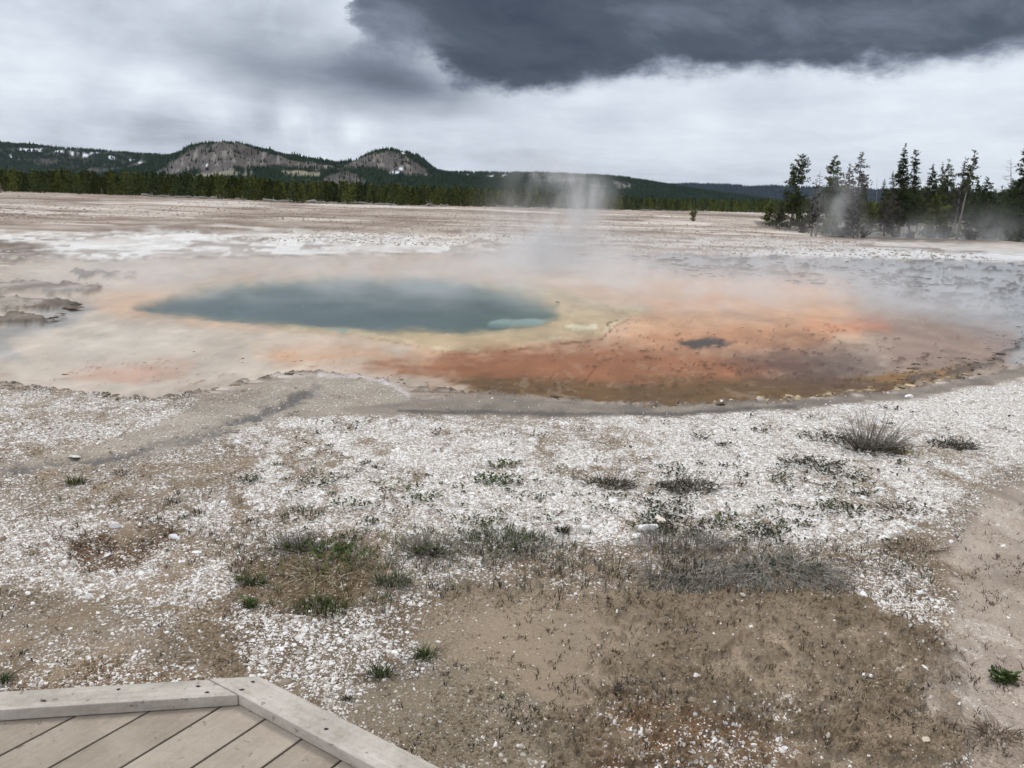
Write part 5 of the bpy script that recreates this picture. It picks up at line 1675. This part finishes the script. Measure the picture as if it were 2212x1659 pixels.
GP = 'clumps of plants on the white gravel'
PL = [
    ('wiry_shrub', 'large wiry grey shrub leaning right, alone near the dark shore at the right', 1895, 978, 150, 78, [('twig', 62, 'grey', 1.05, .5), ('twig', 40, 'umber', .75, .6), ('sprawl', 60, 'umber', .5, 1.0), ('leaf', 70, 'dark', .25, .8)], (.35, 0)),
    ('yellow_plant', 'small yellow-green plant at the right foot of the wiry shrub', 1965, 986, 80, 32, [('grass', 60, 'yellow', .7, .6), ('mat', 70, 'straw', .7, 1.0), ('leaf', 20, 'sage', .4, .8)], (0, 0)),
    ('matted_shrub', 'dark low matted shrub right of the wiry one, near the right edge', 2070, 966, 100, 28, [('sprawl', 110, 'umber', .9, .9), ('leaf', 120, 'dark', .6, .95), ('twig', 14, 'grey', 1.3, .5)], (0, 0)),
    ('leaf_mat', 'thin strip of dark leaves trailing left from the wiry shrub', 1800, 954, 130, 14, [('leaf', 90, 'dark', .8, 1.0), ('sprawl', 25, 'umber', 1.2, 1)], (0, 0)),
    ('leaf_mat', 'small dark sprig mat farthest left of the wiry shrub', 1640, 937, 40, 12, [('leaf', 30, 'dark', .8, 1), ('sprawl', 12, 'umber', 1, 1)], (0, 0)),
    ('twig_shrub', 'low dark twig mat with a few long upright twigs, left of a pair', 1320, 1052, 130, 40, [('sprawl', 150, 'umber', .8, .9), ('mat', 80, 'grey', .3, 1), ('twig', 12, 'umber', 1.6, .9), ('leaf', 40, 'deep', .3, .8)], (0, 0)),
    ('twig_shrub', 'dense dark grey mat of twigs, right of a pair on the bright gravel', 1500, 1058, 150, 36, [('sprawl', 190, 'umber', .9, .9), ('mat', 140, 'grey', .4, .9), ('leaf', 70, 'dark', .4, .9), ('twig', 9, 'grey', 1.5, .9)], (0, 0)),
    ('leafy_plant', 'green leafy clump at the middle of the bright gravel, nearer of two', 1075, 1050, 110, 24, [('leaf', 120, 'deep', 1.0, .9), ('leaf', 60, 'green', 1.1, .9), ('sprawl', 15, 'grey', .8, 1)], (0, 0)),
    ('leafy_plant', 'green leafy clump at the middle of the bright gravel, farther of two', 1090, 1010, 80, 18, [('leaf', 90, 'deep', 1.0, .9), ('leaf', 40, 'green', 1.1, .8), ('sprawl', 12, 'umber', 1, 1)], (0, 0)),
    ('grass_tuft', 'spiky dark tuft just below the dark runoff channel at the left', 160, 1049, 54, 24, [('grass', 140, 'deep', 1.0, .6), ('mat', 40, 'umber', .8, .9)], (0, 0)),
    ('grass_tuft', 'brown withered tuft right of the spiky dark one below the channel', 262, 1026, 44, 15, [('grass', 60, 'umber', 1.0, .8), ('mat', 40, 'brown', .9, .9)], (0, 0)),
    ('grass_tuft', 'pair of dark green sprigs on the pale gravel, centre left', 535, 1046, 66, 19, [('grass', 130, 'deep', 1.0, .9), ('leaf', 25, 'dark', .8, .9)], (0, 0)),
    ('grass_tuft', 'small lone olive sprig above the pair of sprigs, centre left', 600, 1008, 30, 14, [('grass', 60, 'olive', 1.0, .7), ('mat', 20, 'umber', .8, .9)], (0, 0)),
    ('grass_tuft', 'small dark spidery tuft above the left stony patch', 368, 1092, 36, 14, [('grass', 70, 'umber', 1.0, .8)], (0, 0)),
    ('grass_tuft', 'brownish spidery tuft right of the small dark one', 425, 1113, 36, 14, [('grass', 70, 'brown', 1.0, .8), ('grass', 20, 'sage', 1, .7)], (0, 0)),
    ('grey_shrub', 'bushy grey twig clump with fresh green leaves at its left foot', 640, 1190, 120, 56, [('twig', 150, 'grey', .95, .8), ('sprawl', 60, 'umber', .6, .9), ('leaf', 90, 'green', .35, .6), ('mat', 90, 'ash', .6, 1)], (0, 0)),
    ('leafy_plant', 'bright green leafy patch below the bushy grey twig clump', 735, 1212, 170, 34, [('leaf', 130, 'green', .8, .9), ('mat', 90, 'sage', .5, 1), ('grass', 60, 'deep', .8, .8)], (0, 0)),
    ('grey_shrub', 'wispy grey twig shrub with green leaves in its base, at the centre', 925, 1206, 120, 70, [('twig', 120, 'grey', .95, .8), ('leaf', 110, 'deep', .45, .6), ('leaf', 40, 'green', .5, .4), ('mat', 90, 'sage', .5, 1), ('grass', 50, 'straw', .9, .8)], (0, 0)),
    ('grass_strip', 'long strip of thin grey-green grass along the white gravel at the centre', 1095, 1185, 220, 40, [('grass', 220, 'sage', .8, 1), ('mat', 150, 'ash', .4, 1), ('grass', 70, 'dark', .8, .9), ('leaf', 40, 'deep', .4, .9)], (0, 0)),
    ('grass_strip', 'olive grass clump on the gravel above the long strip', 1030, 1128, 100, 18, [('grass', 120, 'olive', 1.0, .8), ('leaf', 40, 'deep', .8, 1), ('mat', 50, 'ash', .8, 1)], (0, 0)),
    ('straw_tuft', 'combed tuft of pale straw on the brown dirt below the leafy patch', 690, 1252, 140, 40, [('mat', 190, 'straw', .5, .95), ('grass', 40, 'brown', .7, .9), ('leaf', 14, 'green', .4, .8)], (-.2, -.3)),
    ('grass_tuft', 'grey-green feathery grass tuft right of the pale straw', 845, 1272, 105, 44, [('grass', 230, 'sage', .85, .8), ('grass', 90, 'deep', .8, .6), ('mat', 60, 'straw', .5, 1)], (.1, 0)),
    ('grass_tuft', 'fresh green grass at the left end of the brown dirt patch', 540, 1262, 66, 34, [('grass', 160, 'deep', .9, .8), ('grass', 50, 'green', 1, .7), ('mat', 60, 'straw', .5, 1)], (0, 0)),
    ('grass_tuft', 'wide dark green grass tuft hanging over the lower edge of the brown dirt', 685, 1328, 140, 46, [('grass', 280, 'deep', .8, .85), ('grass', 90, 'green', .9, .8), ('mat', 60, 'brown', .4, 1)], (0, -.3)),
    ('grass_tuft', 'small green tuft left of the wide dark green one', 540, 1312, 46, 26, [('grass', 120, 'deep', .9, .7), ('leaf', 12, 'green', .8, .6)], (0, 0)),
    ('grass_strip', 'fine dry grey grass right behind the largest white rock', 1480, 1192, 190, 40, [('grass', 220, 'grey', .8, 1), ('mat', 160, 'ash', .5, 1), ('grass', 40, 'sage', .8, 1)], (0, 0)),
    ('matted_grass', 'broad mat of flattened silvery dry grass, larger of two at centre right', 1520, 1262, 230, 62, [('mat', 620, 'ash', .5, .95), ('mat', 320, 'grey', .4, 1), ('grass', 90, 'umber', .6, 1), ('leaf', 20, 'dark', .4, .9)], (.4, -.3)),
    ('matted_grass', 'flattened silvery dry grass with green bits, right of the larger mat', 1700, 1248, 190, 50, [('mat', 420, 'ash', .5, .95), ('mat', 220, 'grey', .4, 1), ('leaf', 50, 'dark', .4, .9), ('grass', 50, 'sage', .6, 1)], (.4, -.2)),
    ('brown_shrub', 'brown wiry tuft on the slope right of the flattened grass', 1880, 1232, 110, 30, [('mat', 130, 'brown', .6, 1), ('sprawl', 40, 'umber', .8, .9), ('grass', 40, 'straw', .8, .8)], (0, 0)),
    ('brown_shrub', 'brown grass on the slope below the pinkish mud tongue', 1990, 1195, 120, 22, [('mat', 90, 'brown', .6, 1), ('sprawl', 25, 'umber', .8, .9)], (0, 0)),
    ('straw_tuft', 'upright brown straw tuft at the head of the silt puddle', 1330, 1252, 100, 42, [('grass', 90, 'straw', .9, .9), ('grass', 120, 'brown', .7, .9), ('mat', 80, 'grey', .4, 1)], (.15, 0)),
    ('straw_tuft', 'low brown straw tuft left of the upright one by the silt puddle', 1215, 1240, 120, 24, [('mat', 130, 'brown', .7, 1), ('grass', 50, 'straw', .9, 1), ('grass', 50, 'umber', .7, 1)], (0, 0)),
    ('grass_tuft', 'dark green tuft nearest the boardwalk, lower of two', 822, 1466, 58, 36, [('grass', 170, 'deep', .9, .7), ('mat', 60, 'umber', .7, .9)], (0, 0)),
    ('grass_tuft', 'dark green tuft nearest the boardwalk, upper right of two', 918, 1424, 60, 36, [('grass', 170, 'deep', .9, .7), ('mat', 50, 'umber', .7, 1)], (0, 0)),
    ('grass_tuft', 'small dark sprig at the outer edge of the boardwalk kerb', 752, 1520, 40, 24, [('grass', 40, 'umber', .9, .7), ('grass', 30, 'deep', .9, .5)], (0, 0)),
    ('leafy_plant', 'lone bright green plant growing in the mud at the right edge', 2172, 1478, 52, 28, [('leaf', 90, 'deep', 1.0, .85), ('leaf', 120, 'green', 1.1, .8)], (0, 0)),
    ('grass_tuft', 'compact dark bristly tuft left of the rounded white rock', 1216, 1149, 34, 22, [('grass', 160, 'dark', .9, .7), ('leaf', 20, 'umber', .7, .7)], (0, 0)),
    ('grass_tuft', 'tiny green sprout standing in the silt', 1082, 1512, 18, 18, [('grass', 26, 'deep', 1.0, .5)], (0, 0)),
    ('leafy_plant', 'scattered green leaves on the gravel left of centre', 760, 1098, 90, 14, [('leaf', 60, 'deep', 1.0, 1), ('grass', 40, 'sage', 1, 1)], (0, 0)),
    ('grass_tuft', 'grey-green wispy grass above the bushy grey twig clump', 655, 1115, 90, 34, [('grass', 130, 'sage', .9, .9), ('sprawl', 25, 'umber', .7, 1)], (0, 0)),
    ('grass_tuft', 'thin dark sprig left of the wispy grass', 545, 1132, 40, 16, [('grass', 60, 'dark', 1.0, .8)], (0, 0)),
    ('leafy_plant', 'green leaves in the gravel left of the two leafy clumps', 905, 1083, 90, 16, [('leaf', 70, 'deep', 1.0, 1), ('leaf', 20, 'green', 1, .8)], (0, 0)),
    ('twig_drift', 'curved line of dark dead twigs on the gravel at the right', 1965, 1112, 120, 14, [('sprawl', 90, 'umber', 1.1, .9), ('mat', 50, 'brown', .8, 1), ('leaf', 25, 'dark', .8, .9)], (0, 0)),
    ('twig_drift', 'loose patch of dark leaves and twigs below the wiry shrub', 1760, 1012, 130, 20, [('sprawl', 60, 'umber', 1.0, 1), ('leaf', 110, 'dark', .8, 1)], (0, 0)),
    ('leafy_plant', 'dark leafy patch between the loose twigs and the long white slab', 1830, 1035, 110, 16, [('leaf', 100, 'dark', 1.0, 1), ('sprawl', 22, 'brown', 1, 1)], (0, 0)),
    ('grass_tuft', 'small dark sprig on the bright gravel near the shore, centre right', 1515, 952, 50, 14, [('leaf', 40, 'dark', 1.0, .8), ('twig', 8, 'grey', 1.6, .6)], (0, 0)),
    ('grass_tuft', 'dark twiggy sprig lower right of the shore sprig', 1565, 966, 40, 16, [('leaf', 30, 'dark', .8, .8), ('twig', 8, 'umber', 1.3, .6)], (0, 0)),
    ('grass_tuft', 'dark green tuft cut by the left picture edge beside the boardwalk', -4, 1474, 44, 32, [('grass', 130, 'deep', .9, .8), ('mat', 40, 'umber', .7, 1)], (0, 0)),
    ('moss_hummock', 'brown mossy hummock in the mud at the lower right', 2160, 1592, 70, 18, [('mat', 160, 'brown', .6, .9), ('grass', 50, 'umber', .6, .9)], (0, 0)),
    ('leafy_plant', 'green and brown leaves left of the matted silvery grass', 1600, 1140, 110, 18, [('leaf', 80, 'deep', 1.0, 1), ('mat', 60, 'brown', .7, 1)], (0, 0)),
    ('leafy_plant', 'dark green leaves on the gravel above the brown wiry tuft', 1820, 1110, 110, 16, [('leaf', 80, 'dark', 1.0, 1), ('leaf', 30, 'deep', 1, 1), ('mat', 40, 'brown', .7, 1)], (0, 0)),
]
for i, (kind, lab, px, py, w, h, spec, bias) in enumerate(PL):
    plant(kind, lab, px, py, w, h, spec, GP, i, bias=bias)


def sparse():
    """tiny sprigs nobody could count, strewn where the photo shows them"""
    r = random.Random(77)
    mb, tw = MB(), MB()
    Z = [([(1330, 1010), (1950, 1000), (2000, 1100), (1900, 1180), (1450, 1180), (1330, 1100)], 330, ('deep', 'dark', 'umber', 'dark'), .035, 'leaf'),
         ([(600, 1050), (1330, 1010), (1330, 1160), (600, 1160)], 150, ('deep', 'dark', 'sage'), .035, 'leaf'),
         ([(80, 1080), (560, 1080), (540, 1240), (200, 1240)], 170, ('umber', 'dark', 'brown', 'sage'), .05, 'grass'),
         ([(2060, 1090), (2260, 1060), (2260, 1480), (2060, 1450)], 150, ('umber', 'brown', 'brown'), .03, 'grass'),
         ([(1300, 1270), (2000, 1290), (2050, 1440), (1900, 1500), (1300, 1500)], 430, ('umber', 'brown', 'brown', 'grey'), .032, 'grass'),
         ([(1080, 1290), (1480, 1300), (1450, 1560), (1080, 1560)], 180, ('umber', 'brown', 'dark'), .03, 'grass'),
         ([(1250, 1480), (2000, 1480), (2000, 1640), (1250, 1640)], 300, ('straw', 'brown', 'umber', 'grey'), .035, 'grass'),
         ([(820, 1430), (1250, 1440), (1250, 1640), (900, 1640)], 130, ('umber', 'brown'), .03, 'grass'),
         ([(840, 1180), (1300, 1180), (1400, 1290), (900, 1300)], 260, ('grey', 'straw', 'sage', 'umber'), .06, 'grass'),
         ([(1400, 1170), (2000, 1170), (2000, 1300), (1400, 1290)], 260, ('grey', 'umber', 'brown', 'deep'), .06, 'grass'),
         ([(560, 920), (2200, 880), (2200, 1000), (560, 1010)], 70, ('dark', 'umber'), .04, 'leaf'),
         ([(1980, 1380), (2212, 1480), (2212, 1640), (1950, 1640)], 110, ('umber', 'brown'), .035, 'grass'),
         ([(510, 1150), (850, 1170), (860, 1320), (520, 1320)], 420, ('sage', 'deep', 'green', 'straw', 'brown', 'grey'), .05, 'grass'),
         ([(850, 1140), (1260, 1150), (1260, 1220), (850, 1230)], 260, ('sage', 'grey', 'ash', 'deep', 'olive'), .055, 'grass'),
         ([(1380, 1170), (1830, 1180), (1830, 1290), (1400, 1290)], 420, ('ash', 'grey', 'ash', 'brown', 'sage'), .06, 'grass'),
         ([(0, 1260), (520, 1330), (520, 1460), (0, 1460)], 60, ('umber', 'dark'), .03, 'grass')]
    for poly, n, cs, h, typ in Z:
        xs, ys = [p[0] for p in poly], [p[1] for p in poly]
        k = 0
        cl = [(r.uniform(min(xs), max(xs)), r.uniform(min(ys), max(ys))) for _ in range(14)]
        while k < n:
            if r.random() < .55:
                c = r.choice(cl); px, py = r.gauss(c[0], 34), r.gauss(c[1], 11)
            else:
                px, py = r.uniform(min(xs), max(xs)), r.uniform(min(ys), max(ys))
            if sdf(poly, np.array([float(px)]), np.array([float(py)]))[0] < -20: 
                k += .2; continue
            g = ground_at(px, py)
            tmp = MB()
            lod = max(1., g.y / 6)
            if typ == 'grass': blades(tmp, r, r.randint(3, 7), .012, .012, h * r.uniform(.6, 1.5), PC[r.choice(cs)], w=.0022 * lod)
            else: leaves(tmp, r, r.randint(3, 8), .05 * lod, .03 * lod, h, PC[r.choice(cs)], .035 * lod)
            o = len(mb.v)
            mb.v += [(a + g.x, b + g.y, c + g.z) for a, b, c in tmp.v]; mb.f += [tuple(i + o for i in f) for f in tmp.f]; mb.c += tmp.c
            k += 1
    o = mb.build('sparse_grass', BLADE)
    tag(o, kind='stuff', label='tiny dark sprigs strewn over gravel and mud', cat='grass')


sparse()


# ------------------------------------------------------------------ steam
def steam(name, lo, hi, blobs, scale, dens, stretch=(1, 1, 1), thr=(0.42, 0.75), label='thin white steam', seed=0.0, top=None):
    mt = bpy.data.materials.new(name); mt.use_nodes = True
    nt = mt.node_tree; nt.nodes.clear()
    g = nt.nodes.new('ShaderNodeNewGeometry')
    sp = nt.nodes.new('ShaderNodeSeparateXYZ'); nt.links.new(g.outputs['Position'], sp.inputs[0])
    x, y, z = (E(nt, sp.outputs[i]) for i in range(3))
    tot = None
    for (cx, cy, cz, rx, ry, rz, k, tilt) in blobs:
        p = (x - cx - (z - cz) * tilt) * (1 / rx); q = (y - cy) * (1 / ry); w = (z - cz) * (1 / rz)
        e = ((p * p + q * q + w * w) * -1.0).m('EXPONENT') * k
        tot = e if tot is None else tot + e
    n = noise(nt, comb(nt, x * stretch[0], y * stretch[1], z * stretch[2] + seed), scale, 4, 0.6, 0.6)
    d = tot * n.ss(*thr) * dens
    # fade to nothing at the walls of the volume
    for v, a, b in ((x, lo[0], hi[0]), (y, lo[1], hi[1]), (z, lo[2] - 1, hi[2])):
        m_ = (b - a) * .12
        d = d * v.ss(a, a + m_) * v.ss(b, b - m_)
    vs = nt.nodes.new('ShaderNodeVolumePrincipled')
    vs.inputs['Color'].default_value = (.99, .99, .99, 1)
    vs.inputs['Anisotropy'].default_value = 0.2
    nt.links.new(d.v, vs.inputs['Density'])
    o_ = nt.nodes.new('ShaderNodeOutputMaterial'); nt.links.new(vs.outputs[0], o_.inputs['Volume'])
    V = [(a, b, c) for a in (lo[0], hi[0]) for b in (lo[1], hi[1]) for c in (lo[2], hi[2])]
    o = mesh_np(name, V, [np.array([(0, 1, 3, 2), (4, 6, 7, 5), (0, 4, 5, 1), (2, 3, 7, 6), (0, 2, 6, 4), (1, 5, 7, 3)])], mt)
    tag(o, kind='stuff', label=label, cat='steam')
    return o


def B(px, py, rx, ry, rz, k, tilt=0.0, zc=0.0):
    p = at(px, py)
    return (p.x, p.y, zc, rx, ry, rz, k, tilt)


steam('steam', (-13, 12.5, 0.01), (19, 36, 1.9),
      [B(650, 650, 6, 4, .5, .9), B(1000, 610, 7, 4, .6, 1.1), B(1450, 650, 4.5, 3.5, .7, 1.4), B(1720, 665, 4, 3.5, .9, 1.5), B(380, 640, 3.5, 3, .5, .9), B(1230, 575, 3, 3, .9, 1.2), B(1900, 670, 3, 3, .6, .6), B(1300, 780, 3, 1.5, .4, .6), B(600, 740, 4, 2, .4, .6), B(1650, 740, 3.5, 1.8, .6, 1.0)],
      0.75, 0.27, (1, .8, 1.3), (0.34, 0.72), 'thin steam drifting low over the hot spring')
pl_ = at(1215, 582)
steam('steam', (pl_.x - 3.4, pl_.y - 2.2, 0.01), (pl_.x + 3.6, pl_.y + 2.2, 4.4),
      [(pl_.x - .6, pl_.y, .1, 1.9, 1.3, .6, .8, .3), (pl_.x - .2, pl_.y, .6, 1.1, 1.0, .7, .9, .3), (pl_.x + .2, pl_.y, 1.4, .75, .9, .7, .8, .3), (pl_.x + .5, pl_.y, 2.1, .6, .8, .6, .6, .1), (pl_.x + .15, pl_.y, 2.75, .8, .8, .45, .42, -.8), (pl_.x - .8, pl_.y, 2.9, 1.1, .8, .5, .22, -.9), (pl_.x - 1.4, pl_.y, 1.0, 1.1, 1.0, 1.1, .4, .3)],
      1.5, 1.9, (1, 1, .5), (0.38, 0.74), 'taller steam plume rising from the far rim of the hot spring', 4.0)
ps = ground_at(1765, 505)
steam('steam', (ps.x - 7, ps.y - 9, 0.01), (ps.x + 22, ps.y + 2, 6.5),
      [(ps.x, ps.y - 3.5, 1.2, 1.4, 2, 2.2, 1.7, .1), (ps.x + .4, ps.y - 3.5, 3.5, .9, 1.6, 1.5, .9, .2), (ps.x + 5, ps.y - 4, .4, 5, 2, .9, .8, 0), (ps.x + 12, ps.y - 5, .8, 4, 2, 1.5, .9, 0), (ps.x + 18, ps.y - 5, .6, 4, 2, 1.1, .7, 0), (ps.x + 10, ps.y - 5, .2, 12, 2.5, .6, .6, 0)],
      0.45, 0.17, (1, 1, .7), (0.38, 0.70), 'grey steam drifting along the front of the grove', 9.0)

# ------------------------------------------------------------------ haze
def haze():
    mt = bpy.data.materials.new('haze'); mt.use_nodes = True
    nt = mt.node_tree; nt.nodes.clear()
    v = nt.nodes.new('ShaderNodeVolumePrincipled')
    v.inputs['Color'].default_value = (.62, .74, .95, 1)
    v.inputs['Density'].default_value = 1.3e-5
    o_ = nt.nodes.new('ShaderNodeOutputMaterial'); nt.links.new(v.outputs[0], o_.inputs['Volume'])
    lo, hi = (-21000, -21000, -2.5), (21000, 21000, 420)
    V = [(a, b, c) for a in (lo[0], hi[0]) for b in (lo[1], hi[1]) for c in (lo[2], hi[2])]
    o = mesh_np('haze', V, [np.array([(0, 1, 3, 2), (4, 6, 7, 5), (0, 4, 5, 1), (2, 3, 7, 6), (0, 2, 6, 4), (1, 5, 7, 3)])], mt)
    tag(o, kind='stuff', label='thin blue air over the basin', cat='haze')


haze()
SC.render.engine = 'CYCLES'
SC.view_settings.view_transform = 'Standard'
SC.view_settings.look = 'None'
SC.view_settings.exposure = 0.12
SC.view_settings.gamma = 1.0
SC.cycles.use_denoising = True
SC.cycles.max_bounces = 8
SC.cycles.transparent_max_bounces = 24
SC.cycles.volume_bounces = 1
SC.cycles.volume_step_rate = 1.4
